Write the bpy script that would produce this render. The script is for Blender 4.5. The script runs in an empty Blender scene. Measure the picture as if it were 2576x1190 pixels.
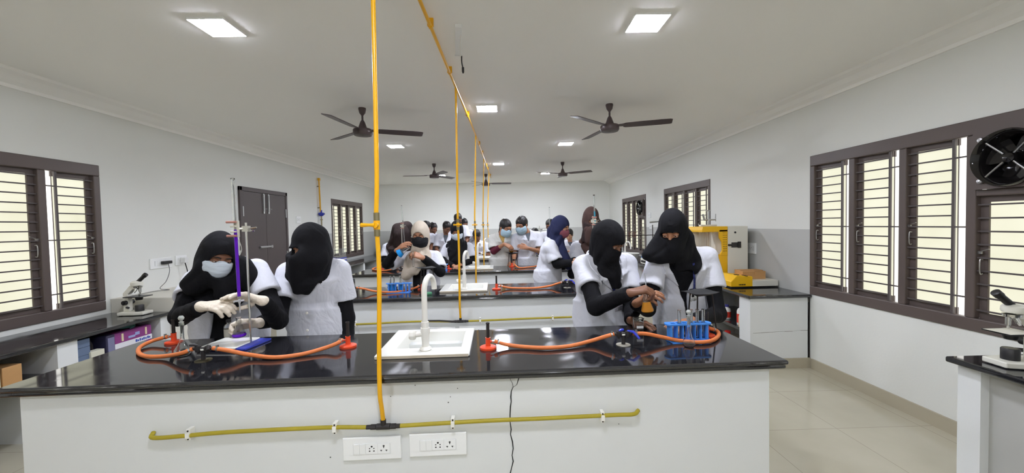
import bpy, math, random
import numpy as np
from mathutils import Vector, Matrix

C = bpy.context.scene.collection
PI = math.pi
rnd = random.Random(7)

# ------------------------------------------------------------------ camera model (frame 2576 x 1190)
FPX, CX, CY, CAMH = 980.0, 1288.0, 595.0, 1.48
def _cam():
    dy = np.array([(1272 - CX) / FPX, (566 - CY) / FPX, 1.0]); dy /= np.linalg.norm(dy)
    dd = np.array([math.sin(.021), math.cos(.021), 0.0]); dd -= dy * dd.dot(dy); dd /= np.linalg.norm(dd)
    return np.array([np.cross(dd, dy), dy, -dd])
RC = _cam()
def at(px, py, y=None, z=None, x=None):
    """point of the room seen at a pixel, on the plane y=, z= or x="""
    d = RC @ np.array([(px - CX) / FPX, (py - CY) / FPX, 1.0])
    t = y / d[1] if y is not None else (z - CAMH) / d[2] if z is not None else x / d[0]
    return Vector((t * d[0], t * d[1], CAMH + t * d[2]))
cam_data = bpy.data.cameras.new('camera'); cam = bpy.data.objects.new('camera', cam_data); C.objects.link(cam)
cam_data.sensor_fit = 'HORIZONTAL'; cam_data.sensor_width = 36; cam_data.lens = 36 * FPX / 2576
cam_data.clip_start = .05; cam_data.clip_end = 200
M4 = Matrix.Identity(4)
for i in range(3):
    M4[i][0] = RC[i, 0]; M4[i][1] = -RC[i, 1]; M4[i][2] = -RC[i, 2]
M4[2][3] = CAMH
cam.matrix_world = M4
bpy.context.scene.camera = cam

# ------------------------------------------------------------------ materials
def lin(c):
    return tuple(((v / 255) / 12.92 if v / 255 <= .04045 else ((v / 255 + .055) / 1.055) ** 2.4) for v in c) + (1,)
def _n(nt, t, **kw):
    n = nt.nodes.new(t)
    for k, v in kw.items():
        if k in n.inputs: n.inputs[k].default_value = v
        else: setattr(n, k, v)
    return n
MATS = {}
def mat(name, col, rough=.5, metal=0, var=0, vscale=8, bump=0, bscale=40, trans=0, ior=1.45, emit=0, ecol=None, coat=0, spec=.5, sheen=0, stretch=None, alpha=None):
    if name in MATS: return MATS[name]
    m = bpy.data.materials.new(name); m.use_nodes = True; nt = m.node_tree
    b = nt.nodes['Principled BSDF']; L = nt.links.new
    b.inputs['Base Color'].default_value = lin(col); b.inputs['Roughness'].default_value = rough
    b.inputs['Metallic'].default_value = metal; b.inputs['IOR'].default_value = ior
    b.inputs['Transmission Weight'].default_value = trans; b.inputs['Coat Weight'].default_value = coat
    b.inputs['Specular IOR Level'].default_value = spec; b.inputs['Sheen Weight'].default_value = sheen
    if emit:
        b.inputs['Emission Color'].default_value = ecol or lin(col); b.inputs['Emission Strength'].default_value = emit
    tc = None
    if var or bump:
        tc = _n(nt, 'ShaderNodeTexCoord'); co = tc.outputs['Object']
        if stretch:
            mp = _n(nt, 'ShaderNodeMapping'); mp.inputs['Scale'].default_value = stretch; L(co, mp.inputs[0]); co = mp.outputs[0]
    if var:
        nz = _n(nt, 'ShaderNodeTexNoise', Scale=vscale, Detail=5.0); L(co, nz.inputs['Vector'])
        mx = _n(nt, 'ShaderNodeMix', data_type='RGBA')
        mx.inputs[6].default_value = tuple(v * (1 - var) for v in lin(col)[:3]) + (1,)
        mx.inputs[7].default_value = tuple(min(1, v * (1 + var)) for v in lin(col)[:3]) + (1,)
        L(nz.outputs[0], mx.inputs[0]); L(mx.outputs[2], b.inputs['Base Color'])
    if bump:
        nz = _n(nt, 'ShaderNodeTexNoise', Scale=bscale, Detail=4.0); L(co, nz.inputs['Vector'])
        bp = _n(nt, 'ShaderNodeBump', Strength=bump, Distance=.01); L(nz.outputs[0], bp.inputs['Height']); L(bp.outputs[0], b.inputs['Normal'])
    MATS[name] = m
    return m
def wall_mat(name, col, low=None, zsplit=1.375):
    """painted plaster, optionally with a grey dado painted below zsplit"""
    m = mat(name, col, .75, var=.03, vscale=1.5, bump=.06, bscale=60)
    if low:
        nt = m.node_tree; b = nt.nodes['Principled BSDF']; L = nt.links.new
        src = b.inputs['Base Color'].links[0].from_socket
        g = _n(nt, 'ShaderNodeNewGeometry'); s = _n(nt, 'ShaderNodeSeparateXYZ'); L(g.outputs['Position'], s.inputs[0])
        c = _n(nt, 'ShaderNodeMath', operation='LESS_THAN'); L(s.outputs['Z'], c.inputs[0]); c.inputs[1].default_value = zsplit
        f = c.outputs[0]
        if low[1] is not None:
            c2 = _n(nt, 'ShaderNodeMath', operation='GREATER_THAN'); L(s.outputs['Y'], c2.inputs[0]); c2.inputs[1].default_value = low[1]
            mu = _n(nt, 'ShaderNodeMath', operation='MULTIPLY'); L(c.outputs[0], mu.inputs[0]); L(c2.outputs[0], mu.inputs[1]); f = mu.outputs[0]
        mx = _n(nt, 'ShaderNodeMix', data_type='RGBA'); L(f, mx.inputs[0]); L(src, mx.inputs[6]); mx.inputs[7].default_value = lin(low[0])
        L(mx.outputs[2], b.inputs['Base Color'])
    return m
def granite_mat():
    m = mat('granite', (30, 30, 33), .07, spec=.5, ior=1.75); nt = m.node_tree; b = nt.nodes['Principled BSDF']; L = nt.links.new
    tc = _n(nt, 'ShaderNodeTexCoord'); n1 = _n(nt, 'ShaderNodeTexNoise', Scale=900.0, Detail=1.0); L(tc.outputs['Object'], n1.inputs['Vector'])
    r = _n(nt, 'ShaderNodeValToRGB'); L(n1.outputs[0], r.inputs[0])
    e = r.color_ramp.elements; e[0].position = .6; e[0].color = lin((24, 24, 27)); e[1].position = .72; e[1].color = lin((104, 104, 108))
    n2 = _n(nt, 'ShaderNodeTexNoise', Scale=5.0, Detail=6.0, Distortion=.6); L(tc.outputs['Object'], n2.inputs['Vector'])
    r2 = _n(nt, 'ShaderNodeValToRGB'); L(n2.outputs[0], r2.inputs[0])
    r2.color_ramp.elements[0].position = .45; r2.color_ramp.elements[0].color = (.05, .05, .05, 1)
    r2.color_ramp.elements[1].position = .8; r2.color_ramp.elements[1].color = (.2, .2, .2, 1)
    L(r.outputs[0], b.inputs['Base Color']); L(r2.outputs[0], b.inputs['Roughness'])
    return m
def floor_mat():
    m = mat('floor_tile', (186, 176, 152), .12, spec=.5); nt = m.node_tree; b = nt.nodes['Principled BSDF']; L = nt.links.new
    g = _n(nt, 'ShaderNodeNewGeometry'); mp = _n(nt, 'ShaderNodeMapping'); L(g.outputs['Position'], mp.inputs[0])
    mp.inputs['Location'].default_value = (.1, .335, 0)
    br = _n(nt, 'ShaderNodeTexBrick', offset=0.0, squash=1.0); L(mp.outputs[0], br.inputs[0])
    br.inputs['Color1'].default_value = lin((188, 182, 162)); br.inputs['Color2'].default_value = lin((184, 178, 158)); br.inputs['Mortar'].default_value = lin((146, 139, 122))
    br.inputs['Scale'].default_value = 1; br.inputs['Mortar Size'].default_value = .0016; br.inputs['Brick Width'].default_value = .6; br.inputs['Row Height'].default_value = .6; br.inputs['Bias'].default_value = -.2
    n = _n(nt, 'ShaderNodeTexNoise', Scale=2.5, Detail=6.0); L(g.outputs['Position'], n.inputs['Vector'])
    mx = _n(nt, 'ShaderNodeMix', data_type='RGBA', blend_type='SOFT_LIGHT'); mx.inputs[0].default_value = .25
    L(br.outputs[0], mx.inputs[6]); L(n.outputs[0], mx.inputs[7]); L(mx.outputs[2], b.inputs['Base Color'])
    return m
def cloth_mat(name, col, fold=.5, stretch=(2.2, 2.2, 1.3), rough=.9, var=.04, fine=400, sheen=.0):
    m = mat(name, col, rough, var=var, vscale=6, sheen=sheen, spec=.2); nt = m.node_tree; b = nt.nodes['Principled BSDF']; L = nt.links.new
    tc = _n(nt, 'ShaderNodeTexCoord'); mp = _n(nt, 'ShaderNodeMapping'); mp.inputs['Scale'].default_value = stretch; L(tc.outputs['Object'], mp.inputs[0])
    n1 = _n(nt, 'ShaderNodeTexNoise', Scale=4.5, Detail=2.5, Distortion=1.6); L(mp.outputs[0], n1.inputs['Vector'])
    n2 = _n(nt, 'ShaderNodeTexNoise', Scale=float(fine), Detail=1.0); L(tc.outputs['Object'], n2.inputs['Vector'])
    b1 = _n(nt, 'ShaderNodeBump', Strength=fold, Distance=.022); L(n1.outputs[0], b1.inputs['Height'])
    b2 = _n(nt, 'ShaderNodeBump', Strength=.12, Distance=.002); L(n2.outputs[0], b2.inputs['Height']); L(b1.outputs[0], b2.inputs['Normal']); L(b2.outputs[0], b.inputs['Normal'])
    return m

WHITE_WALL = wall_mat('white_plaster', (226, 227, 222))
WALL_R = wall_mat('right_wall_paint', (226, 227, 222), ((188, 189, 186), 3.785))
WALL_L = wall_mat('left_wall_paint', (226, 227, 222), ((188, 189, 186), 8.2))
WALL_B = wall_mat('back_wall_lit_paint', (240, 241, 237), ((200, 201, 198), None))  # lighter copy of the wall paint, standing in for light at the far end
CEIL = mat('ceiling_paint', (248, 247, 243), .85, var=.02, vscale=1)
GREYWALL = mat('grey_plaster', (176, 176, 172), .8, var=.03, vscale=3)
BASEW = mat('bench_plaster', (220, 222, 221), .6, var=.03, vscale=3, bump=.05, bscale=20)
GRANITE = granite_mat(); FLOOR = floor_mat()
SKIRT = mat('skirting_tile', (178, 170, 150), .2, var=.03)
BROWN = mat('brown_enamel', (92, 81, 77), .4, var=.06, vscale=3)
DOORB = mat('brown_door', (80, 71, 70), .45, var=.08, vscale=4, stretch=(1, 1, .2))
BAR = mat('grille_paint', (84, 77, 76), .45)
PANE = mat('frosted_pane', (62, 62, 58), .35, emit=1.0, ecol=(1, .95, .74, 1))  # panes glow by themselves in place of daylight shining through
_nt = PANE.node_tree; _g = _n(_nt, 'ShaderNodeNewGeometry'); _nz = _n(_nt, 'ShaderNodeTexNoise', Scale=3.0, Detail=3.0); _nt.links.new(_g.outputs['Position'], _nz.inputs['Vector'])
_mx = _n(_nt, 'ShaderNodeMix', data_type='RGBA'); _mx.inputs[6].default_value = (.80, .78, .56, 1); _mx.inputs[7].default_value = (1.0, .98, .80, 1)
_nt.links.new(_nz.outputs[0], _mx.inputs[0]); _nt.links.new(_mx.outputs[2], _nt.nodes['Principled BSDF'].inputs['Emission Color'])
STEEL = mat('steel', (190, 190, 190), .28, 1)
CHROME = mat('chrome', (215, 215, 215), .12, 1)
FANB = mat('fan_brown', (78, 66, 66), .35, metal=.2)
YPIPE = mat('yellow_pipe', (232, 172, 18), .28, var=.05, vscale=5)
YHOSE = mat('yellow_hose', (168, 152, 40), .5, var=.1, vscale=12)
BLACKF = mat('black_fitting', (40, 36, 36), .5)
BRASS = mat('dull_brass', (150, 140, 110), .35, 1)
ORTUBE = mat('orange_tube', (218, 122, 66), .55, var=.1, vscale=60)
REDP = mat('red_plastic', (226, 78, 42), .35)
IRON = mat('dark_iron', (52, 46, 44), .5, metal=.5)
CERAM = mat('white_ceramic', (240, 240, 234), .12, coat=.4)
CERAMEDGE = mat('ceramic_edge', (202, 190, 168), .5)
PVC = mat('white_pvc', (236, 234, 226), .3)
PLATEW = mat('white_plate', (238, 239, 238), .3)
PLATEG = mat('grey_plate', (222, 223, 222), .3)
HOLE = mat('dark_hole', (18, 18, 18), .7)
GLASS = mat('clear_glass', (252, 254, 254), .0, trans=1, ior=1.46)
PURPLE = mat('purple_liquid', (98, 24, 186), .05, trans=.15, ior=1.33)
AMBER = mat('amber_liquid', (206, 138, 44), .05, trans=.2, ior=1.33)
BLUEL = mat('blue_liquid', (40, 150, 225), .05, trans=.15, ior=1.33)
TEALL = mat('teal_liquid', (70, 150, 170), .05, trans=.15, ior=1.33)
BLUEP = mat('blue_plastic', (72, 142, 226), .35)
NAVYB = mat('blue_paint', (50, 62, 168), .35)
BLUEH = mat('blue_handle', (44, 62, 190), .35)
BLKP = mat('black_plastic', (34, 33, 34), .4)
CREAMP = mat('cream_enamel', (226, 224, 212), .35)
YELP = mat('yellow_enamel', (240, 186, 20), .35)
CARD = mat('cardboard', (186, 142, 92), .8, var=.06, vscale=20)
SKIN = mat('skin', (168, 118, 88), .5, var=.06, vscale=20)
SKIN2 = mat('skin_light', (196, 146, 114), .5, var=.06, vscale=20)
SKIN3 = mat('skin_dark', (122, 82, 60), .5, var=.06, vscale=20)
LIPS = mat('lips', (150, 88, 80), .45)
EYEW = mat('eye_white', (225, 222, 216), .2)
IRIS = mat('iris', (38, 26, 20), .15)
HAIR = mat('black_hair', (26, 23, 23), .42, bump=.5, bscale=90, stretch=(1, 1, .15))
COATW = cloth_mat('white_cotton', (206, 207, 215))
COATC = cloth_mat('cream_cotton', (202, 201, 196))
BLACKC = cloth_mat('black_fabric', (24, 24, 27), fold=.5)
BLACKD = cloth_mat('black_dress', (21, 21, 24), fold=.5)
NAVYC = cloth_mat('navy_fabric', (38, 42, 70), fold=.5)
BEIGEC = cloth_mat('beige_fabric', (190, 178, 162), fold=.5)
DBROWNC = cloth_mat('dark_brown_fabric', (56, 46, 45), fold=.5)
BROWNC = cloth_mat('brown_fabric', (78, 60, 56), fold=.5)
MAROONC = cloth_mat('maroon_fabric', (92, 36, 52), fold=.4)
MUSTARD = cloth_mat('mustard_fabric', (196, 160, 96), fold=.4)
GREYC = cloth_mat('grey_fabric', (90, 94, 100), fold=.4)
MASKB = cloth_mat('blue_mask_fabric', (172, 200, 216), fold=.25, stretch=(1, 1, 30))
MASKW = cloth_mat('white_mask_fabric', (206, 216, 226), fold=.25, stretch=(1, 1, 30))
MASKK = cloth_mat('black_mask_fabric', (34, 34, 37), fold=.2)
MASKM = cloth_mat('maroon_mask_fabric', (128, 74, 84), fold=.2)
GLOVE = mat('latex_glove', (226, 214, 196), .5, bump=.5, bscale=60)
SHOE = mat('shoe_leather', (36, 32, 30), .5)
LANYARD = mat('lanyard', (40, 48, 110), .6)

# ------------------------------------------------------------------ mesh builder
XF = {}                                        # world matrix of every thing's root
class MB:
    def __init__(s): s.v = []; s.f = []; s.m = []; s.mi = 0
    def add(s, vs, fs):
        o = len(s.v); s.v += [tuple(v) for v in vs]; s.f += [tuple(i + o for i in f) for f in fs]; s.m += [s.mi] * len(fs); return s
    def mm(s, x0, x1, y0, y1, z0, z1):
        vs = [(x, y, z) for z in (z0, z1) for y in (y0, y1) for x in (x0, x1)]
        return s.add(vs, [(0, 2, 3, 1), (4, 5, 7, 6), (0, 1, 5, 4), (2, 6, 7, 3), (0, 4, 6, 2), (1, 3, 7, 5)])
    def box(s, c, d, rz=0, M=None):
        c = Vector(c); M = M or Matrix.Rotation(rz, 3, 'Z')
        vs = [c + M @ Vector((x * d[0] / 2, y * d[1] / 2, z * d[2] / 2)) for z in (-1, 1) for y in (-1, 1) for x in (-1, 1)]
        return s.add(vs, [(0, 2, 3, 1), (4, 5, 7, 6), (0, 1, 5, 4), (2, 6, 7, 3), (0, 4, 6, 2), (1, 3, 7, 5)])
    def tube(s, pts, r, n=10, caps=True, closed=False):
        pts = [Vector(p) for p in pts]; k = len(pts); rs = r if isinstance(r, (list, tuple)) else [r] * k
        vs = []; up = None
        for i, p in enumerate(pts):
            if closed: d = pts[(i + 1) % k] - pts[i - 1]
            else: d = (pts[min(i + 1, k - 1)] - pts[max(i - 1, 0)])
            if d.length < 1e-9: d = Vector((0, 0, 1))
            d.normalize()
            if up is None: up = Vector((0, 0, 1)) if abs(d.z) < .9 else Vector((1, 0, 0))
            a = d.cross(up); a.normalize(); b = a.cross(d); up = b
            for j in range(n):
                t = 2 * PI * j / n; vs.append(p + (a * math.cos(t) + b * math.sin(t)) * rs[i])
        fs = []
        for i in range(k if closed else k - 1):
            for j in range(n):
                i2 = (i + 1) % k
                fs.append((i * n + j, i * n + (j + 1) % n, i2 * n + (j + 1) % n, i2 * n + j))
        if caps and not closed:
            fs.append(tuple(range(n - 1, -1, -1))); fs.append(tuple((k - 1) * n + j for j in range(n)))
        return s.add(vs, fs)
    def cyl(s, a, b, r, r2=None, n=20): return s.tube([a, b], [r, r if r2 is None else r2], n)
    def lathe(s, prof, c=(0, 0, 0), n=28, M=None, ang=2 * PI):
        c = Vector(c); vs = []; full = abs(ang - 2 * PI) < 1e-6; nn = n if full else n + 1
        for (r, z) in prof:
            for j in range(nn):
                t = ang * j / n; p = Vector((r * math.cos(t), r * math.sin(t), z)); vs.append(c + (M @ p if M else p))
        fs = []
        for i in range(len(prof) - 1):
            for j in range(n):
                j2 = (j + 1) % nn; fs.append((i * nn + j, i * nn + j2, (i + 1) * nn + j2, (i + 1) * nn + j))
        if full:
            if prof[0][0] > 1e-6: fs.append(tuple(range(nn - 1, -1, -1)))
            if prof[-1][0] > 1e-6: fs.append(tuple((len(prof) - 1) * nn + j for j in range(nn)))
        return s.add(vs, fs)
    def prism(s, poly, lo, hi, axis='z'):
        k = len(poly); w = {'z': lambda u, v, h: (u, v, h), 'y': lambda u, v, h: (u, h, v), 'x': lambda u, v, h: (h, u, v)}[axis]
        vs = [w(u, v, lo) for u, v in poly] + [w(u, v, hi) for u, v in poly]
        return s.add(vs, [tuple(range(k - 1, -1, -1)), tuple(range(k, 2 * k))] + [(i, (i + 1) % k, k + (i + 1) % k, k + i) for i in range(k)])
    def xform(s, M):
        s.v = [tuple(M @ Vector(v)) for v in s.v]; return s
    def build(s, name, m, parent=None, smooth=False, bevel=0, world=False, seg=2, ang=40):
        me = bpy.data.meshes.new(name)
        vs = s.v
        if world and parent is not None:
            inv = XF[root_of(parent).name].inverted(); vs = [tuple(inv @ Vector(v)) for v in vs]
        me.from_pydata(vs, [], s.f); ms = m if isinstance(m, (list, tuple)) else [m]
        for q in ms: me.materials.append(q)
        if len(ms) > 1: me.polygons.foreach_set('material_index', s.m)
        me.update()
        import bmesh
        bm = bmesh.new(); bm.from_mesh(me); bmesh.ops.recalc_face_normals(bm, faces=bm.faces); bm.to_mesh(me); bm.free()
        o = bpy.data.objects.new(name, me); C.objects.link(o)
        if parent is not None: o.parent = parent
        else: XF[o.name] = Matrix.Identity(4)
        if smooth:
            me.polygons.foreach_set('use_smooth', [True] * len(me.polygons))
            try: me.set_sharp_from_angle(angle=math.radians(ang))
            except Exception: pass
        if bevel:
            b = o.modifiers.new('bevel', 'BEVEL'); b.width = bevel; b.segments = seg; b.limit_method = 'ANGLE'; b.angle_limit = math.radians(40)
        return o
def root_of(o):
    while o.parent is not None: o = o.parent
    return o
def tag(o, label=None, cat=None, group=None, kind=None):
    if label: o['label'] = label
    if cat: o['category'] = cat
    if group: o['group'] = group
    if kind: o['kind'] = kind
    return o
def thing(name, label, cat, loc=(0, 0, 0), rz=0, group=None, kind=None):
    o = bpy.data.objects.new(name, None); C.objects.link(o); o.location = loc; o.rotation_euler = (0, 0, rz)
    o.empty_display_size = .05
    XF[o.name] = Matrix.Translation(Vector(loc)) @ Matrix.Rotation(rz, 4, 'Z')
    return tag(o, label, cat, group, kind)
KIDS = {}
def copy_tree(o, loc=None, rz=None, label=None, parent=None):
    c = o.copy(); C.objects.link(c)
    if parent is not None: c.parent = parent
    if loc is not None: c.location = loc
    if rz is not None: c.rotation_euler = (0, 0, rz)
    if label: c['label'] = label
    if parent is None: XF[c.name] = Matrix.Translation(c.location) @ Matrix.Rotation(c.rotation_euler.z, 4, 'Z')
    for ch in list(o.children): copy_tree(ch, parent=c)
    return c
def spline(pts, n=8):
    """Catmull-Rom through the points"""
    P = [Vector(p) for p in pts]; P = [P[0] * 2 - P[1]] + P + [P[-1] * 2 - P[-2]]; out = []
    for i in range(1, len(P) - 2):
        for k in range(n):
            t = k / n; a, b, c, d = P[i - 1:i + 3]
            out.append(.5 * ((2 * b) + (c - a) * t + (2 * a - 5 * b + 4 * c - d) * t * t + (3 * b - a - 3 * c + d) * t ** 3))
    out.append(P[-2]); return out
# ------------------------------------------------------------------ room shell
XL, XR, YB, YF, ZC = -3.72, 3.0, 11.2, -2.6, 2.70
def struct(o, label, cat): return tag(o, label, cat, kind='structure')
struct(MB().mm(XL - .2, XR + .2, YF - .2, YB + .2, -.1, 0).build('floor', FLOOR), 'glossy beige tiled floor of the laboratory', 'floor')
struct(MB().mm(XL - .2, XR + .2, YF - .2, YB + .2, ZC, ZC + .12).build('ceiling', CEIL), 'plain off-white ceiling over the whole laboratory', 'ceiling')
WINS_R = [(-1.7, .1, .76, 2.09), (2.0, 3.785, .735, 2.09), (5.66, 7.31, .76, 2.09), (8.27, 9.93, .76, 2.08)]
WINS_L = [(-1.9, -.1, .775, 2.10), (1.9, 3.645, .775, 2.10), (8.40, 10.2, .79, 2.12)]
def side_wall(name, x0, x1, wins, m):
    b = MB(); y = YF - .2
    for (a, c, z0, z1) in wins:
        b.mm(x0, x1, y, a, 0, ZC); b.mm(x0, x1, a, c, 0, z0); b.mm(x0, x1, a, c, z1, ZC); y = c
    b.mm(x0, x1, y, YB + .2, 0, ZC)
    return b.build(name, m)
struct(side_wall('wall_right', XR, XR + .2, WINS_R, WALL_R), 'white right wall with a grey dado beyond the near window', 'wall')
struct(side_wall('wall_left', XL - .2, XL, WINS_L, WALL_L), 'white left wall carrying the brown double door', 'wall')
struct(MB().mm(XL - .2, XR + .2, YB, YB + .2, 0, ZC).build('wall_back', WALL_B), 'white far wall with a grey dado at the end of the room', 'wall')
struct(MB().mm(XL - .2, XR + .2, YF - .2, YF, 0, ZC).build('wall_front', WHITE_WALL), 'white wall behind the viewer', 'wall')
def cornice(name, x, s):
    b = MB()
    b.prism([(x, ZC), (x + s * .16, ZC), (x + s * .15, ZC - .02), (x + s * .10, ZC - .035), (x + s * .06, ZC - .065), (x + s * .02, ZC - .085), (x + s * .015, ZC - .11), (x, ZC - .11)], YF, YB, 'y')
    return b.build(name, CEIL)
struct(cornice('trim_1', XL, 1), 'plain cove moulding along the top of the left wall', 'trim')
struct(cornice('trim_2', XR, -1), 'plain cove moulding along the top of the right wall', 'trim')
b = MB().mm(XR - .014, XR, YF, 3.76, 0, .10); struct(b.build('baseboard_right', SKIRT), 'beige tile skirting along the foot of the right wall', 'baseboard')
b = MB().mm(XL, XL + .014, YF, YB, 0, .10); struct(b.build('baseboard_left', SKIRT), 'beige tile skirting along the foot of the left wall', 'baseboard')
b = MB().mm(XL, XR, YB - .014, YB, 0, .10); struct(b.build('baseboard_back', SKIRT), 'beige tile skirting along the foot of the far wall', 'baseboard')

# ------------------------------------------------------------------ windows
def window(name, label, xw, s, y0, y1, z0, z1, n=4, fan_light=None, fan_z=None, nb=15):
    """xw inner wall face, s = direction into the room; hinges at the far side, sashes ajar at the near side"""
    W = thing(name, label, 'window', kind='structure')
    X = lambda d: xw + s * d
    xa, xb = sorted((X(.012), X(-.035)))
    fr = MB(); f = .055; mu = .055
    fr.mm(xa, xb, y0, y1, z0, z0 + .085); fr.mm(xa, xb, y0, y1, z1 - .10, z1)
    fr.mm(xa, xb, y0, y0 + f, z0 + .085, z1 - .10); fr.mm(xa, xb, y1 - f, y1, z0 + .085, z1 - .10)
    pitch = (y1 - y0 - 2 * f + mu) / n; opens = []
    for i in range(n):
        a = y0 + f + i * pitch; opens.append((a, a + pitch - mu))
        if i < n - 1: fr.mm(xa, xb, a + pitch - mu, a + pitch, z0 + .085, z1 - .10)
    if fan_light is not None:
        a, c = opens[fan_light]; fr.mm(xa, xb, a, c, fan_z - .04, fan_z)
    fr.build('frame', BROWN, W, bevel=.006)
    for i, (a, c) in enumerate(opens):
        zt = z1 - .10; zb = z0 + .085
        if i == fan_light: zt = fan_z - .04
        # grille on the room side
        g = MB(); k = nb if i != fan_light else int(nb * .62)
        xg = X(-.008); yb = a + (c - a) * .22
        g.mm(xg - .006, xg + .006, yb - .008, yb + .008, zb, zt)
        for j in range(1, k + 1):
            z = zb + (zt - zb) * (j - .35) / (k + .3)
            long = j in (1, k // 2 + 1, k) if i == fan_light else j in (2, k // 2 + 1, k - 1)
            g.mm(xg - .005, xg + .005, a if long else yb, c, z - .005, z + .005)
        g.build('grille', BAR, W)
        # sash hinged at the far side, ajar outwards
        w = (c - a) * .75; ang = math.radians(3.5); st = .04
        sp = lambda d, o: (X(-.024 - d * math.sin(ang) - o), c - d * math.cos(ang))
        sh = MB()
        def leafbox(d0, d1, za, zc, t0=0, t1=.03):
            vs = []
            for z in (za, zc):
                for (d, o) in ((d0, t0), (d1, t0), (d0, t1), (d1, t1)):
                    p = sp(d, o); vs.append((p[0], p[1], z))
            return vs, [(0, 2, 3, 1), (4, 5, 7, 6), (0, 1, 5, 4), (2, 6, 7, 3), (0, 4, 6, 2), (1, 3, 7, 5)]
        zl, zh = zb - .012, zt + .012
        sh.add(*leafbox(0, st, zl, zh)); sh.add(*leafbox(w - .003, w, zl, zh, .012, .018)); sh.add(*leafbox(st, w - .003, zl, zl + .05)); sh.add(*leafbox(st, w - .003, zh - .05, zh))
        so = sh.build('sash', BROWN, W)
        MB().add(*leafbox(st, w - .003, zl + .05, zh - .05, .012, .017)).build('pane', PANE, W)
        # pull handle and hooked stay on the stile
        hx, hy = sp(st * .55, -.012)
        zz = zl + (zh - zl) * .43
        h = MB().tube(spline([(hx, hy, zz - .045), (hx + s * .018, hy, zz - .04), (hx + s * .018, hy, zz + .04), (hx, hy, zz + .045)], 4), .0035, 8)
        h.build('handle', STEEL, W, smooth=True)
        l = MB().tube([(hx, hy + .02, zz + .09), (hx + s * .02, hy - .01, zz + .10), (hx + s * .022, hy - .05, zz + .115)], .003, 8).box((hx + s * .004, hy + .015, zz + .09), (.012, .03, .018))
        l.build('stay', STEEL, W, smooth=True)
    return W, opens
w1, op1 = window('window_1', 'large near window in the right wall with the exhaust fan', XR, -1, *WINS_R[1], fan_light=0, fan_z=1.64)
window('window_2', 'middle window in the right wall behind the yellow apparatus', XR, -1, *WINS_R[2])
w3, op3 = window('window_3', 'far window in the right wall with a small exhaust fan', XR, -1, *WINS_R[3], fan_light=0, fan_z=1.62)
window('window_4', 'near window in the left wall above the side counter', XL, 1, *WINS_L[1])
window('window_5', 'far window in the left wall beyond the gas regulator', XL, 1, *WINS_L[2])
window('fill_window_6', 'added unseen window in the right wall behind the viewer', XR, -1, *WINS_R[0])  # added out of view to light surfaces that face the camera
window('fill_window_7', 'added unseen window in the left wall behind the viewer', XL, 1, *WINS_L[0])  # its unseen twin, likewise added as a light source
GLOSSK = mat('glossy_black', (30, 28, 28), .08, metal=.3, spec=.8)
def exhaust(label, a, c, z0, z1):
    x = XR; cy, cz = (a + c) / 2, (z0 + z1) / 2; R = min(c - a, z1 - z0) / 2 - .005
    t = thing('exhaust_fan', label, 'exhaust fan', (x, cy, cz))
    p = MB(); n = 40  # square plate with round hole
    hole = [(R * .93 * math.cos(2 * PI * i / n), R * .93 * math.sin(2 * PI * i / n)) for i in range(n)]
    hy, hz = (c - a) / 2 , (z1 - z0) / 2
    sq = []
    for u, v in hole:
        k = max(abs(u) / hy, abs(v) / hz); sq.append((u / k, v / k))
    vs = [(d, u, v) for d in (-.05, -.02) for ring in (sq, hole) for u, v in ring]
    fs = []
    for i in range(n):
        j = (i + 1) % n
        fs += [(i, j, n + j, n + i), (2 * n + i, 3 * n + i, 3 * n + j, 2 * n + j), (n + i, n + j, 3 * n + j, 3 * n + i), (i, 2 * n + i, 2 * n + j, j)]
    p.add(vs, fs); p.build('mounting_plate', BROWN, t)
    MX = Matrix.Rotation(PI / 2, 3, 'Y')
    MB().lathe([(R * .78, -.06), (R * .86, .02), (R * .98, .05), (R * 1.0, .07), (R * .96, .085), (R * .86, .07), (R * .70, -.05)], n=40, M=Matrix.Rotation(-PI / 2, 3, 'Y')).build('shroud', GLOSSK, t, smooth=True)
    MB().lathe([(0, .06), (R * .16, .055), (R * .22, .03), (R * .22, -.03), (0, -.04)], n=24, M=Matrix.Rotation(-PI / 2, 3, 'Y')).build('motor', GLOSSK, t, smooth=True)
    for k in range(3):
        th = k * 2 * PI / 3 + .5; q = MB(); vs = []
        for r, w, tw in ((R * .2, .05, .5), (R * .5, .085, .4), (R * .8, .10, .3)):
            for e in (-1, 1):
                for o in (-.003, .003):
                    u, v = r * math.cos(th) - e * w * math.sin(th) * .9, r * math.sin(th) + e * w * math.cos(th) * .9
                    vs.append((e * w * tw * .5 + o, u, v))
        fs = []
        for i in range(2):
            o = i * 4; fs += [(o, o + 4, o + 6, o + 2), (o + 1, o + 3, o + 7, o + 5), (o, o + 1, o + 5, o + 4), (o + 2, o + 6, o + 7, o + 3)]
        fs += [(0, 2, 3, 1), (8, 9, 11, 10)]
        q.add(vs, fs).build('blade', GLOSSK, t, smooth=True)
    for k in range(4):
        th = PI / 4 + k * PI / 2
        MB().tube([(-.05, R * .2 * math.cos(th), R * .2 * math.sin(th)), (-.06, R * 1.02 * math.cos(th), R * 1.02 * math.sin(th))], .006, 8).lathe([(0, .012), (.014, .01), (.016, 0), (.016, -.006), (0, -.006)], (-.06, R * 1.05 * math.cos(th), R * 1.05 * math.sin(th)), 12, Matrix.Rotation(-PI / 2, 3, 'Y')).build('bracket', STEEL, t, smooth=True)
    MB().mm(.06, .065, -hy, hy, -hz, hz).build('back_plate', BLACKF, t)
exhaust('black exhaust fan set in the large near window', *op1[0], 1.64, 1.99)
exhaust('small black exhaust fan in the far right window', *op3[0], 1.62, 1.98)

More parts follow.
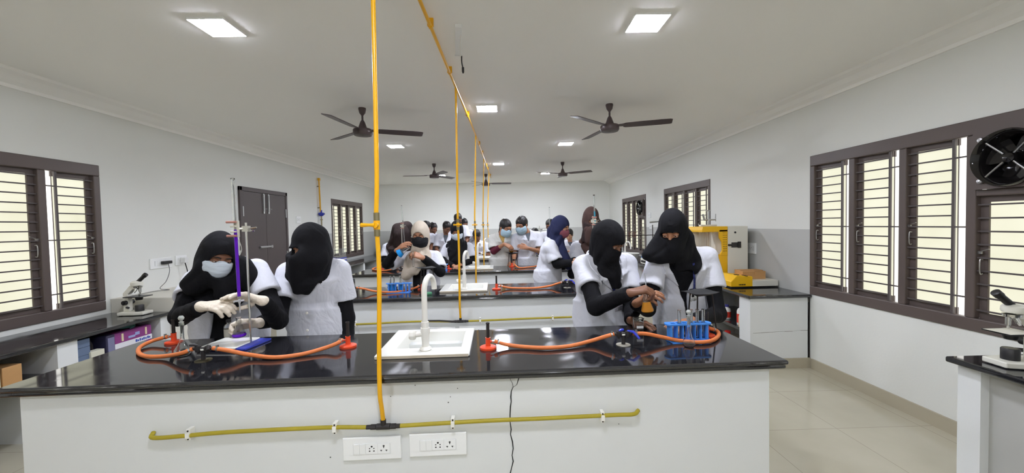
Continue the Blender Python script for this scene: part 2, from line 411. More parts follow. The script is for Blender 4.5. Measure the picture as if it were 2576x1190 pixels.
# ------------------------------------------------------------------ brown double door on the left wall
D = thing('door_1', 'brown double door in the left wall behind the two left students', 'door', (XL, 6.09, 0), kind='structure')
y0, y1, zt = -.59, .59, 2.10
MB().mm(0, .03, y0, y0 + .05, 0, zt).mm(0, .03, y1 - .05, y1, 0, zt).mm(0, .03, y0, y1, zt - .06, zt).build('frame', DOORB, D, bevel=.004)
for a, c in ((y0 + .052, -.002), (.002, y1 - .052)):
    p = MB().mm(0, .022, a, c, .01, zt - .062).build('door_panel', DOORB, D, bevel=.003)
for yy in (-.065, .055):
    MB().box((.03, yy, 1.88), (.014, .035, .30)).cyl((.042, yy, 1.76), (.042, yy, 2.02), .008, n=10).cyl((.035, yy + .03, 1.80), (.06, yy + .03, 1.80), .007, n=8).build('tower_bolt', STEEL, D, smooth=True)
MB().box((.03, -.06, 1.22), (.012, .26, .03)).cyl((.045, -.2, 1.22), (.045, .08, 1.22), .010, n=10).box((.03, .1, 1.22), (.02, .05, .04)).build('latch', STEEL, D, smooth=True)
for yy in (y0 + .055, y1 - .055):
    for z in (1.75, 1.05, .3): MB().box((.028, yy, z), (.012, .02, .14)).build('hinge', STEEL, D)

# ------------------------------------------------------------------ ceiling lights
LEDF = mat('led_diffuser_far', (234, 238, 252), .5, emit=330)
LED = mat('led_diffuser', (234, 238, 252), .5, emit=245)
def led(label, x, y):
    t = thing('ceiling_light', label, 'ceiling light', (x, y, ZC), group='square LED ceiling panels')
    b = MB(); o, i = .104, .100
    b.mm(-o, o, -o, -i, -.014, 0).mm(-o, o, i, o, -.014, 0).mm(-o, -i, -i, i, -.014, 0).mm(i, o, -i, i, -.014, 0).build('frame', PLATEW, t)
    MB().mm(-i, i, -i, i, -.0156, -.002).build('diffuser', LEDF if y > 7 else LED, t)
    return t
for lab, x, y in [
        ('square LED panel at the upper left, nearest on the left side', -1.69, 2.385), ('square LED panel at the upper right, nearest on the right side', .887, 2.395),
        ('first square LED panel of the middle row, right of the hanging cable', -.168, 4.08), ('square LED panel just beyond the near left ceiling fan', -1.62, 5.89),
        ('square LED panel just beyond the near right ceiling fan', .934, 5.92), ('second square LED panel of the middle row, far from the hanging cable', -.116, 7.74),
        ('far square LED panel beside the small right ceiling fan', .972, 9.30), ('far square LED panel half hidden by the left far ceiling fan', -1.52, 9.31),
        ('added unseen square LED panel over the space before the front bench', -.2, .55), ('added unseen square LED panel behind the viewer on the left', -1.7, -1.2), ('added unseen square LED panel behind the viewer on the right', .88, -1.2)]:  # last three are unseen, added for ambient light along the ceiling grid
    led(lab, x, y)

# ------------------------------------------------------------------ ceiling fans
def fan(label, x, y, a0):
    t = thing('ceiling_fan', label, 'ceiling fan', (x, y, ZC), group='brown three-bladed ceiling fans')
    MB().lathe([(.0, 0), (.036, 0), (.038, -.012), (.03, -.05), (.012, -.075), (.0, -.075)], n=24).build('canopy', FANB, t, smooth=True)
    MB().cyl((0, 0, -.07), (0, 0, -.16), .010, n=12).build('downrod', FANB, t, smooth=True)
    MB().lathe([(.0, -.125), (.013, -.125), (.022, -.14), (.034, -.175), (.045, -.205), (.048, -.212), (.088, -.215), (.095, -.225), (.095, -.262), (.085, -.278), (.0, -.285)], n=32).build('motor', FANB, t, smooth=True)
    for k in range(3):
        M = Matrix.Rotation(math.radians(a0 + 120 * k), 4, 'Z') @ Matrix.Translation((0, 0, -.228)) @ Matrix.Rotation(math.radians(-12), 4, 'X')
        b = MB()
        out = [(.135, -.04), (.16, -.052), (.3, -.058), (.5, -.06), (.585, -.055), (.602, -.045), (.602, .042), (.585, .05), (.5, .052), (.3, .05), (.16, .045), (.135, .034)]
        b.prism(out, -.003, .003).xform(M); bl = b.build('blade', FANB, t, bevel=.002)
        MB().prism([(.085, -.02), (.14, -.028), (.19, -.02), (.19, .02), (.14, .028), (.085, .02)], .003, .008).xform(M).build('blade_bracket', FANB, bl)
    return t
fan('near left ceiling fan, crossed by the foremost yellow pipe', -1.437, 4.03, 20)
fan('near right ceiling fan, clear of the yellow pipes', 1.093, 4.03, -17)
fan('left far ceiling fan with a lamp glowing behind its blade', -1.37, 7.65, 60)
fan('right far ceiling fan beside a lit panel', 1.152, 7.74, -32)
fan('farthest ceiling fan behind the thin yellow pipes', -.447, 9.32, 4)

# ------------------------------------------------------------------ yellow gas pipes
BY = [1.599 + 1.772 * i for i in range(5)]      # front edge of the benches at x = -0.4
SK = math.radians(1.55)                          # the benches stand slightly askew
BT = .87
def bw(i, lx, ly, z=BT):
    c, s = math.cos(SK), math.sin(SK)
    return Vector((-.4 + lx * c - ly * s, BY[i] + lx * s + ly * c, z))
tops = [(-.43, BY[0] - .03), (-.398, BY[1] - .03), (-.365, BY[2] - .03), (-.358, BY[3] - .03), (-.345, BY[4] - .03)]
main = thing('gas_pipe', 'long yellow gas pipe running along the ceiling', 'gas pipe', (-.4, 5, 2.655))
pts = [(-.455, .2, 2.655)] + [(tx, ty, 2.655) for tx, ty in tops] + [(-.34, 9.7, 2.655)]
MB().tube(spline(pts, 6), .0105, 10).build('pipe_run', YPIPE, main, smooth=True, world=True)
for y in (.9, 2.33, 3.03, 4.2, 5.7, 6.4, 7.7, 8.2, 9.3):
    x = float(np.interp(y, [p[1] for p in pts], [p[0] for p in pts]))
    MB().box((x, y, 2.678), (.036, .018, .044)).cyl((x, y - .011, 2.655), (x, y + .011, 2.655), .0145, n=12).build('clamp', YPIPE, main, world=True)
GP = ['foremost yellow gas pipe rising from the front bench', 'second yellow gas pipe, rising from the second bench', 'third yellow gas pipe from the front, thin, before the far wall', 'fourth yellow gas pipe from the front, thin', 'farthest yellow gas pipe, thinnest of the row']
LX = [-.13, -.012, -.006, .0, .0]
for i in range(5):
    p0 = bw(i, LX[i], -.0115, .655); tx, ty = tops[i]
    t = thing('gas_pipe', GP[i], 'gas pipe', (p0.x, p0.y, p0.z), group='yellow pipes dropping to the benches')
    mid = Vector((p0.x + (.012 if i == 0 else .005), p0.y + .002, 1.30))
    pin = bw(i, LX[i], .024, .672); pout = bw(i, LX[i], -.0105, .80); up = [pin, pin.lerp(pout, .5), pout, Vector((p0.x + .002, p0.y, .95)), mid, Vector((mid.x - .004, p0.y, 1.52)), Vector((mid.x - .002 + (tx - mid.x) * .1, p0.y, 1.75)), Vector((tx, ty, 2.66))]
    if i == 0: up[-1] = Vector((-.505, p0.y, 2.66)); up[-2] = Vector((p0.x + .016, p0.y, 1.75))
    MB().tube(spline(up, 6), .0092, 12).build('pipe', YPIPE, t, smooth=True, world=True)
    v = Vector((mid.x - .003, p0.y, 1.49))
    V = MB()
    V.cyl((v.x, v.y, v.z - .018), (v.x, v.y, v.z + .018), .0135, n=8); V.cyl((v.x, v.y - .026, v.z), (v.x, v.y, v.z), .0115, n=12)
    vb = V.build('valve', YPIPE, t, smooth=True, world=True)
    for z0, z1 in ((-.045, -.018), (.018, .05)): MB().cyl((v.x, v.y, v.z + z0), (v.x, v.y, v.z + z1), .0125, n=8).build('union', BRASS, t, smooth=True, world=True)
    hv = MB()
    if i == 0: hv.tube([(v.x, v.y - .032, v.z), (v.x - .02, v.y - .034, v.z + .001), (v.x - .052, v.y - .03, v.z + .001)], [.008, .006, .009], 8)
    else: hv.tube([(v.x - .035, v.y - .032, v.z), (v.x, v.y - .034, v.z), (v.x + .035, v.y - .032, v.z)], [.008, .006, .008], 8)
    hv.build('valve_handle', YPIPE, t, smooth=True, world=True)
if True:   # join of the first drop with the run
    MB().tube([(-.505, tops[0][1], 2.655), (-.43, tops[0][1], 2.655)], .0105, 10).build('pipe_run', YPIPE, main, smooth=True, world=True)

# hanging cable and casing on the ceiling
t = thing('cable_casing', 'white plastic cable casing fixed to the ceiling near the first lamp', 'cable casing', (-.284, 2.59, ZC), .12)
MB().mm(-.02, .02, -.2, .2, -.022, 0).build('casing', PLATEW, t, bevel=.003)
MB().cyl((.014, -.19, -.016), (.014, .2, -.03), .0035, n=8).build('white_wire', PVC, t)
for y in (.19,): MB().box((.0, y, -.023), (.05, .010, .004)).build('clip', PLATEG, t)
t = thing('hanging_cable', 'black cable with a plug hanging from the white ceiling casing', 'cable', (-.285, 2.79, 2.68))
MB().tube(spline([(0, 0, 0), (-.002, .01, -.03), (.0, .015, -.055), (.004, .02, -.075)], 6), .0045, 8).build('wire', BLKP, t, smooth=True)
MB().box((.005, .021, -.090), (.016, .012, .034)).box((.005, .021, -.111), (.01, .006, .01)).build('plug', BLKP, t, bevel=.002)

# ------------------------------------------------------------------ gas regulator on the left wall
t = thing('gas_regulator', 'blue gas regulator on a short yellow pipe, on the left wall', 'gas regulator', (XL, 7.84, 1.8))
MB().tube([(.04, -.03, .66), (.04, -.01, .02)], .014, 10).box((.04, -.03, .66), (.04, .04, .05)).build('pipe', YPIPE, t, smooth=True)
MB().lathe([(0, .02), (.045, .02), (.06, .005), (.06, -.005), (.045, -.03), (.02, -.05), (0, -.05)], (.05, .0, -.02), 24, Matrix.Rotation(.0, 3, 'X')).cyl((.05, 0, -.07), (.05, 0, .05), .018, n=12).build('body', NAVYB, t, smooth=True)
MB().cyl((.05, .05, -.02), (.05, .11, -.02), .022, n=14).build('knob', BLKP, t, smooth=True)
MB().cyl((.05, .0, -.26), (.05, 0, -.06), .013, n=10).cyl((.05, 0, -.15), (.05, 0, -.13), .024, n=10).build('outlet', BRASS, t, smooth=True)
for z in (.10, .52): MB().box((.02, -.015, z), (.04, .06, .015)).build('clamp', BRASS, t)
# ------------------------------------------------------------------ work benches
ORD = ['front', 'second', 'third', 'fourth', 'farthest']
L0, L1, BD = -1.645, 1.612, .665
SX0, SX1, SY0, SY1 = -.215, .225, .195, .645          # sink rim on the bench
def slab_hole(b, X, Y, z0, z1):
    """flat slab over X[0]..X[3], Y[0]..Y[3] with the middle cell open"""
    vs = [(x, y, z) for z in (z0, z1) for y in Y for x in X]; fs = []
    ix = lambda i, j, k: k * 16 + j * 4 + i
    for j in range(3):
        for i in range(3):
            if i == 1 and j == 1: continue
            fs += [(ix(i, j, 1), ix(i + 1, j, 1), ix(i + 1, j + 1, 1), ix(i, j + 1, 1)), (ix(i, j, 0), ix(i, j + 1, 0), ix(i + 1, j + 1, 0), ix(i + 1, j, 0))]
    def side(a, c): fs.append((ix(*a, 0), ix(*c, 0), ix(*c, 1), ix(*a, 1)))
    for i in range(3): side((i, 0), (i + 1, 0)); side((i + 1, 3), (i, 3)); side((0, i + 1), (0, i)); side((3, i), (3, i + 1))
    side((1, 1), (1, 2)); side((2, 2), (2, 1)); side((1, 2), (2, 2)); side((2, 1), (1, 1))
    b.add(vs, fs); return b
for i in range(5):
    t = thing('lab_bench', '%s white laboratory bench with a black granite top' % ORD[i] if i else 'front white laboratory bench, its face split by a long crack', 'lab bench', (-.4, BY[i], 0), SK, group='rows of granite-topped benches')
    b = MB(); slab_hole(b, (L0, SX0 + .05, SX1 - .035, L1), (0, SY0 + .09, SY1 - .04, BD), BT - .02, BT)
    b.build('worktop', GRANITE, t, bevel=.009, seg=3)
    b = MB(); x0, x1, y0, y1 = L0 + .008, L1 - .008, .008, BD - .008
    b.mm(x0, x1, y0, y0 + .05, BT - .038, BT - .02).mm(x0, x1, y1 - .05, y1, BT - .038, BT - .02).mm(x0, x0 + .05, y0 + .05, y1 - .05, BT - .038, BT - .02).mm(x1 - .05, x1, y0 + .05, y1 - .05, BT - .038, BT - .02)
    b.build('nosing', GRANITE, t, bevel=.006)
    b = MB(); x0, x1, y0, y1, h = L0 + .045, L1 - .055, .05, BD - .05, BT - .038
    b.mm(x0, x1, y0, y0 + .1, 0, h).mm(x0, x0 + .1, y0 + .1, y1, 0, h).mm(x1 - .1, x1, y0 + .1, y1, 0, h).mm(x0 + .1, x1 - .1, y1 - .08, y1, 0, h)
    base = b.build('base', BASEW, t)
    if i == 0:
        yb = BY[0] + .05
        def crack(pts, ws):
            vs = []
            for (px, py), w in zip(pts, ws):
                p = XF[t.name].inverted() @ at(px, py, y=yb + .5 * math.sin(SK) * 0 + .012)
                vs += [(p.x - w, .0488, p.z), (p.x + w, .0488, p.z)]
            return vs, [(2 * k, 2 * k + 1, 2 * k + 3, 2 * k + 2) for k in range(len(pts) - 1)]
        cr = MB()
        def cr_add(pts, ws):
            v, f = crack(pts, ws); n = len(v)
            v2 = [(x, .0497, z) for x, y, z in v]
            cr.add(v + v2, f + [tuple(n + k for k in reversed(q)) for q in f] + [(2 * k, 2 * k + 2, n + 2 * k + 2, n + 2 * k) for k in range(len(pts) - 1)] + [(2 * k + 1, n + 2 * k + 1, n + 2 * k + 3, 2 * k + 3) for k in range(len(pts) - 1)])
        cr_add([(1281, 944), (1284, 955), (1288, 962), (1291, 973)], [.0006, .0008, .0009, .001])
        cr_add([(1308, 943), (1303, 958), (1300, 968), (1291, 974)], [.0016, .0018, .0012, .0008])
        cr_add([(1291, 972), (1286, 985), (1285, 998), (1286, 1010), (1284, 1022), (1283, 1043), (1283, 1060), (1286, 1080), (1284, 1092), (1289, 1110), (1291, 1128), (1288, 1145), (1291, 1160), (1287, 1176), (1283, 1192), (1288, 1240), (1284, 1300)],
               [.0012, .002, .0028, .002, .0026, .0022, .0016, .0022, .0018, .0026, .0022, .0018, .0026, .0018, .0024, .002, .001])
        cr.build('crack', HOLE, base)
        ch = MB()
        for px, py, r in ((1045, 968, .0022), (1151, 977, .002), (1128, 1012, .0026), (1133, 998, .0018), (984, 995, .002), (590, 1080, .002), (835, 1145, .0025), (1560, 1072, .002)):
            p = XF[t.name].inverted() @ at(px, py, y=yb + .005); ch.lathe([(0, .0012), (r, .001), (r * 1.2, 0), (0, 0)], (p.x, .0495, p.z), 8, Matrix.Rotation(PI / 2, 3, 'X'))
        ch.build('paint_chip', mat('chip', (110, 110, 108), .8), base)

# ---- yellow hoses with their clips and tee
def gas_hose(i):
    e0, e1 = (-1.08, .965) if i == 0 else (-1.30, 1.1)
    t = thing('gas_hose', 'yellow gas hose clipped along the face of the %s bench' % ORD[i], 'gas hose', tuple(bw(i, LX[i], .024, .645)), SK, group='yellow hoses on the bench faces')
    o = LX[i]; yy = 0
    jig = [0, .004, -.002, .003, -.003][i]
    pts = [(e0 - o, .024, .004), (e0 + .02 - o, .002, -.008), (e0 + .16 - o, yy, -.003), (-.75 - o, yy, .004), (-.38 - o, yy, .006 + jig), (-.07, yy, 0)]
    MB().tube(spline(pts, 6), .0085, 10).build('hose', YHOSE, t, smooth=True)
    pts = [(.07, yy, 0), (.28 - o, yy, .006 - jig), (.55 - o, yy, .006), (e1 - .12 - o, yy, .008), (e1 - .03 - o, yy, .008), (e1 - o, .024, .012)]
    MB().tube(spline(pts, 6), .0085, 10).build('hose', YHOSE, t, smooth=True)
    MB().tube([(-.028, 0, 0), (.028, 0, 0)], .0125, 12).tube([(-.052, 0, 0), (-.03, 0, 0)], .0115, 8).tube([(.03, 0, 0), (.052, 0, 0)], .0115, 8).tube([(-.07, 0, 0), (-.05, 0, 0)], .0095, 8).tube([(.05, 0, 0), (.07, 0, 0)], .0095, 8).tube([(0, 0, 0), (0, 0, .03)], .0115, 10).build('tee_fitting', BLACKF, t, smooth=True)
    if i == 1: MB().tube([(-.30, yy, .0075 + jig), (-.18, yy, .005 + jig), (-.07, yy, 0)], .0092, 10).build('black_hose_length', BLACKF, t, smooth=True)
    for lx, z in ((-.92, .0), (-.33, .006), (.16, .003), (.80, .008)):
        c = MB(); x = lx - o
        c.mm(x - .008, x + .008, -.004, .0255, -.022, .024).mm(x - .008, x + .008, -.012, -.004, -.012, .012)
        k = c.build('hose_clip', PVC, t, bevel=.002)
        s_ = MB()
        for dz in (-.016, .017): s_.cyl((x, -.0062, dz), (x, -.004, dz), .0035, n=8)
        s_.build('screw', IRON, k)
for i in range(5): gas_hose(i)

# ---- socket boards on the bench faces
def switchboard(name, label, loc, rz, w=.243, h=.098, units='ss56', group=None):
    """plate in the x-z plane of its own frame, facing -y"""
    t = thing(name, label, 'switchboard', loc, rz, group=group)
    MB().mm(-w / 2, w / 2, -.012, 0, -h / 2, h / 2).build('plate', PLATEW, t, bevel=.003)
    iw = w * .62; x = -iw / 2; uw = iw / 6
    MB().mm(-iw / 2 - .003, iw / 2 + .003, -.0135, -.0115, -h * .24, h * .24).build('surround', PLATEG, t)
    for u in units:
        if u == 's':
            q = h * .22
            MB().add([(x + .001, -.0155, -q), (x + uw - .001, -.0155, -q), (x + uw - .001, -.0175, q), (x + .001, -.0175, q), (x + .001, -.0118, -q), (x + uw - .001, -.0118, -q), (x + uw - .001, -.0118, q), (x + .001, -.0118, q)],
                     [(0, 1, 2, 3), (7, 6, 5, 4), (0, 4, 5, 1), (1, 5, 6, 2), (2, 6, 7, 3), (3, 7, 4, 0)]).build('rocker_switch', PLATEW, t); x += uw
        else:
            ww = uw * 2; so = MB().mm(x + .001, x + ww - .001, -.0145, -.0118, -h * .22, h * .22).build('socket', PLATEW, t)
            hb = MB(); cx = x + ww / 2
            def hole(dx, dz, rx, rz_):
                hb.lathe([(0, .0005), (1, .0005), (1, 0), (0, 0)], (cx + dx, -.0145, dz), 10, Matrix.Rotation(PI / 2, 3, 'X') @ Matrix.Diagonal((rx, rz_, 1)))
            if u == '5':
                hole(0, .010, .0042, .0036); hole(-.009, .002, .0024, .0026); hole(.009, .002, .0024, .0026); hole(-.009, -.009, .0034, .0026); hole(.009, -.009, .0034, .0026)
            else:
                hole(0, .011, .0042, .0034); hole(0, .005, .002, .003)
                for sx in (-1, 1): hb.mm(cx + sx * .011 - .004, cx + sx * .011 + .004, -.0150, -.0144, -.0085, -.006); hb.mm(cx + sx * .011 - .0015, cx + sx * .011 + .0015, -.0150, -.0144, -.012, -.0085)
            hb.build('socket_hole', HOLE, so); x += ww
    return t
for i in range(2):
    for k, (lx, lab) in enumerate(((-.185, 'left'), (.093, 'right'))):
        switchboard('switchboard', 'white switch and socket board under the %s bench top, %s of the pair' % (ORD[i], lab), tuple(bw(i, lx, .05, .545 + .004 * k)), SK, group='socket boards on the bench faces')

# ---- sinks and swan neck taps
def sink(i):
    t = thing('sink', 'white ceramic sink let into the %s bench' % ORD[i], 'sink', tuple(bw(i, 0, .42)), SK, group='white bench sinks')
    x0, x1, y0, y1 = SX0, SX1, SY0 - .42, SY1 - .42; X = (x0, x0 + .075, x1 - .05, x1); Y = (y0, y0 + .105, y1 - .05, y1)
    b = MB(); slab_hole(b, X, Y, .001, .018); b.build('rim', CERAM, t, bevel=.006, seg=3)
    b = MB(); d = -.15; q = .03
    ring = [(X[1], Y[1], .012), (X[2], Y[1], .012), (X[2], Y[2], .012), (X[1], Y[2], .012), (X[1] + q, Y[1] + q, d), (X[2] - q, Y[1] + q, d), (X[2] - q, Y[2] - q, d), (X[1] + q, Y[2] - q, d)]
    b.add(ring, [(0, 1, 5, 4), (1, 2, 6, 5), (2, 3, 7, 6), (3, 0, 4, 7), (4, 5, 6, 7)]); b.build('bowl', CERAM, t)
    MB().mm(x0 + .004, x1 - .006, y0 - .0012, y0 + .002, .002, .0145).build('unglazed_edge', CERAMEDGE, t)
    MB().lathe([(0, .004), (.03, .004), (.034, 0), (0, 0)], (0.0, 0, d + .001), 18).build('drain', STEEL, t, smooth=True)
    tp = thing('swan_neck_tap', 'white swan neck tap standing on the %s bench sink' % ORD[i], 'tap', tuple(bw(i, .01, .265, BT + .018)), SK, group='white swan neck taps')
    MB().lathe([(0, 0), (.027, 0), (.03, .004), (.026, .012), (.018, .018), (.017, .04), (.019, .07), (.023, .092), (.021, .108), (.0, .108)], n=24).cyl((0, 0, .08), (-.045, -.006, .075), .013, .012, 14).build('tap_body', PVC, tp, smooth=True)
    MB().lathe([(.018, .0), (.0185, .03), (.0, .03), (.0, 0)], (0, 0, .106), 12).build('collar', PVC, tp)
    MB().lathe([(0, -.014), (.019, -.014), (.0235, -.006), (.0235, .008), (.018, .016), (0, .016)], (-.058, -.008, .074), 8, Matrix.Rotation(-PI / 2 + .05, 3, 'Y')).build('knob', PVC, tp)
    pts = [(0, 0, .13), (0, 0, .22), (0, 0, .28), (.003, .006, .315), (.012, .028, .343), (.022, .058, .346), (.03, .083, .325), (.033, .092, .295), (.0335, .094, .278)]
    MB().tube(spline(pts, 5), .0135, 14).build('spout', PVC, tp, smooth=True)
for i in range(5): sink(i)

# ---- gas taps, burners and orange tubes
def gas_tap(i, lx, ly, side, blue):
    t = thing('gas_tap', 'black two-way gas tap on the %s bench, %s of its sink' % (ORD[i], side), 'gas tap', tuple(bw(i, lx, ly)), SK, group='two-way bench gas taps')
    MB().lathe([(0, 0), (.034, 0), (.035, .003), (.022, .005), (0, .006)], n=24).build('flange', BRASS if not blue else mat('pale_flange', (176, 172, 160), .5, metal=.3), t, smooth=True)
    MB().cyl((0, 0, .004), (0, 0, .062), .0095, n=12).tube([(-.028, 0, .056), (.028, 0, .056)], .008, 10).build('stem', BLACKF, t, smooth=True)
    for s in (-1, 1):
        MB().lathe([(0, -.013), (.012, -.013), (.0145, 0), (.012, .013), (0, .013)], (s * .022, 0, .056), 12).tube([(s * .028, 0, .056), (s * .052, 0, .057)], [.008, .006], 10).cyl((s * .022, 0, .035), (s * .022, -.004, .07), .006, n=8).build('valve', BLACKF, t, smooth=True)
        a = (s * .022, 0, .071)
        e = ((-.022 - .03, -.012, .078) if s < 0 else (.045, -.03, .058)) if not blue else ((.004, .012, .074) if s < 0 else (.066, -.045, .042))
        MB().tube([a, ((a[0] + e[0]) / 2, (a[1] + e[1]) / 2, max(a[2], e[2])), e], [.004, .007, .006], 8).build('lever', BLUEH if blue else BLACKF, t, smooth=True)
    MB().lathe([(.0105, 0), (.0115, .004), (.0105, .008)], (0, 0, .05), 12).build('white_ring', PVC, t)
    return t
def burner(i, lx, ly, lab, rz=0):
    t = thing('bunsen_burner', lab, 'bunsen burner', tuple(bw(i, lx, ly)), rz, group='red based bunsen burners')
    MB().lathe([(0, 0), (.041, 0), (.042, .003), (.041, .010), (.036, .0125), (.014, .015), (.0, .015)], n=32).build('base', REDP, t, smooth=True)
    MB().lathe([(0, .014), (.0125, .014), (.0118, .05), (.013, .056), (.0, .056)], n=18).cyl((0, 0, .036), (-.022, 0, .036), .005, n=8).build('column', REDP, t, smooth=True)
    MB().lathe([(0, .055), (.0095, .055), (.0085, .06), (.0078, .122), (.0095, .123), (.0095, .130), (.006, .130), (.006, .07), (0, .07)], n=18).build('barrel', IRON, t, smooth=True)
    MB().cyl((-.02, 0, .036), (-.034, 0, .036), .0062, n=10).build('inlet', STEEL, t, smooth=True)
    return t
def rtube(i, pts, label, clips=()):
    p = [Vector(q) for q in pts]; o = bw(i, *p[0][:2], 0)
    t = thing('rubber_tube', label, 'rubber tube', (o.x, o.y, BT), SK, group='orange gas tubes on the benches')
    sp = spline([(q.x - p[0].x, q.y - p[0].y, q.z) for q in p], 10)
    MB().tube(sp, .0098, 12).build('tube', ORTUBE, t, smooth=True)
    for k in clips:
        a = sp[k]; d = (sp[min(len(sp) - 1, k + 1)] - sp[max(k - 1, 0)]).normalized()
        q = d.to_track_quat('Z', 'Y').to_matrix()
        MB().lathe([(.0100, -.004), (.0118, -.003), (.0118, .003), (.0100, .004)], a, 14, q).box(a + Vector((0, 0, .014)), (.008, .01, .008)).build('hose_clamp', STEEL, t, smooth=True)
    return t
def loc(px, py, z=BT, i=0):
    p = at(px, py, z=z); c, s = math.cos(-SK), math.sin(-SK); dx, dy = p.x + .4, p.y - BY[i]
    return (dx * c - dy * s, dx * s + dy * c)
TL, TR = loc(512, 907), loc(1568, 868)
BU = [loc(876, 873), loc(1228, 877), loc(438, 863), loc(1778, 846)]
_p = at(1288, 671, z=BT); _c, _s = math.cos(-SK), math.sin(-SK); B3 = ((_p.x + .4) * _c - (_p.y - BY[2]) * _s, (_p.x + .4) * _s + (_p.y - BY[2]) * _c)
SIDE = {0: 'right of the left gas tap', 1: 'just right of the sink', 2: 'at the left end', 3: 'at the right end behind the test tube rack'}
for i in range(5):
    gas_tap(i, *TL, 'left', False); gas_tap(i, *TR, 'right', True)
    BU[1] = loc(1228, 877) if i != 2 else B3
    for k in range(4):
        burner(i, BU[k][0], BU[k][1], 'red bunsen burner on the %s bench, %s' % (ORD[i], SIDE[k] if k < 3 or i == 0 else 'at the right end'), SK + (PI if k in (1,) else 0 if k != 3 else -.9))
    Z = .012
    def LQ(pts): return [loc(x, y, BT + z) + (z,) for x, y, z in pts]
    rtube(i, [(TL[0] + .045, TL[1], .057)] + LQ([(575, 882, .045), (625, 892, .02), (690, 899, Z), (760, 891, Z), (815, 876, .02), (845, 865, .034)]) + [(BU[0][0] - .03, BU[0][1], .037)],
          'orange rubber tube from the left gas tap to the middle burner, %s bench' % ORD[i], (3, 66))
    rtube(i, [(TL[0] - .045, TL[1], .057)] + LQ([(455, 889, .04), (415, 896, .016), (372, 897, Z), (350, 889, Z), (352, 874, Z), (380, 859, .02), (410, 850, .032)]) + [(BU[2][0] - .03, BU[2][1] - .002, .037)],
          'orange rubber tube looping left from the tap, %s bench' % ORD[i], (3, 74))
    rtube(i, [(TR[0] - .045, TR[1], .057)] + LQ([(1525, 846, .045), (1485, 858, .02), (1430, 871, Z), (1370, 875, Z)] + ([(1310, 872, Z), (1270, 866, .02)] if i != 2 else [])) + [(BU[1][0] + .032, BU[1][1], .037)],
          'orange rubber tube from the right gas tap to the burner near the sink, %s bench' % ORD[i], (3, 66) if i != 2 else (3,))
    rtube(i, [(TR[0] + .045, TR[1], .057)] + LQ([(1625, 840, .05), (1665, 848, .03), (1710, 857, Z), (1760, 861, Z), (1793, 856, Z), (1808, 843, Z), (1803, 832, .02)]) + [(BU[3][0] + .022, BU[3][1] + .02, .037)],
          'orange rubber tube curling round the right end burner, %s bench' % ORD[i], (3, 74))

# ------------------------------------------------------------------ glassware makers
def vol_flask(lab, p, h=.19, R=.034, g=None, stopper=True):
    t = thing('volumetric_flask', lab, 'flask', tuple(p), group=g); k = h / .19
    r = .0085 * k
    out = [(0, .0), (R * .6, 0), (R * .85, .006), (R, .022 * k), (R * .9, .036 * k), (R * .5, .058 * k), (r * 1.2, .078 * k), (r, .09 * k), (r, .14 * k), (r * 1.2, .145 * k), (r * 1.25, .16 * k)]
    inn = [(r * .95, .16 * k), (r * .8, .145 * k), (r * .75, .09 * k), (R * .45, .058 * k), (R * .84, .036 * k), (R * .93, .022 * k), (R * .8, .008), (R * .55, .003), (0, .003)]
    MB().lathe(out + inn, n=28).build('flask_body', GLASS, t, smooth=True, ang=80)
    if stopper:
        MB().lathe([(0, .15 * k), (r * .9, .15 * k), (r * 1.1, .163 * k), (r * 1.3, .166 * k), (r * .7, .169 * k), (r * .6, .173 * k), (r * 1.3, .178 * k), (r * 1.5, .186 * k), (r * .9, .195 * k), (0, .196 * k)], n=20).build('stopper', mat('ground_glass', (232, 236, 230), .25, trans=.6), t, smooth=True)
    return t
def conical(lab, p, h=.11, R=.033, liquid=None, fill=.3, M=None, g=None):
    t = thing('conical_flask', lab, 'flask', tuple(p), group=g); r = R * .36; q = M or Matrix.Identity(3)
    prof = [(0, 0), (R * .9, 0), (R, .006), (R * .97, .012), (r * 1.1, h * .66), (r, h * .74), (r, h * .95), (r * 1.25, h)]
    inn = [(r * 1.1, h), (r * .85, h * .95), (r * .85, h * .74), (r * .95, h * .66), (R * .91, .012), (R * .93, .007), (R * .85, .003), (0, .003)]
    MB().lathe(prof + inn, n=28, M=q).build('flask_body', GLASS, t, smooth=True, ang=80)
    if liquid:
        zt = h * fill; rt = R * .97 + (r * 1.1 - R * .97) * max(0, (zt - .012) / (h * .66 - .012)) + .0003
        MB().lathe([(0, .0009), (R * .9, .0009), (R + .0003, .006), (R * .97 + .0003, .012), (rt, zt), (0, zt)], n=28, M=q).build('liquid', liquid, t, smooth=True)
    return t
def test_tube(lab, p, h=.15, r=.0082, liquid=None, fill=.35, g=None, M=None):
    t = thing('test_tube', lab, 'test tube', tuple(p), group=g); q = M or Matrix.Identity(3)
    bot = [(r * math.sin(a), r - r * math.cos(a)) for a in np.linspace(0, PI / 2, 5)]
    MB().lathe(bot + [(r, h - .002), (r * 1.15, h), (r * .95, h), (r * .85, h - .004), (r * .85, r)] + [(r * .85 * math.sin(a), r - r * .85 * math.cos(a)) for a in np.linspace(PI / 2, 0, 4)], n=16, M=q).build('glass', GLASS, t, smooth=True, ang=80)
    if liquid: MB().lathe([(0, -.0002), (r * .75, .0025), (r + .0002, r), (r + .0002, h * fill), (0, h * fill)], n=16, M=q).build('liquid', liquid, t, smooth=True)
    return t
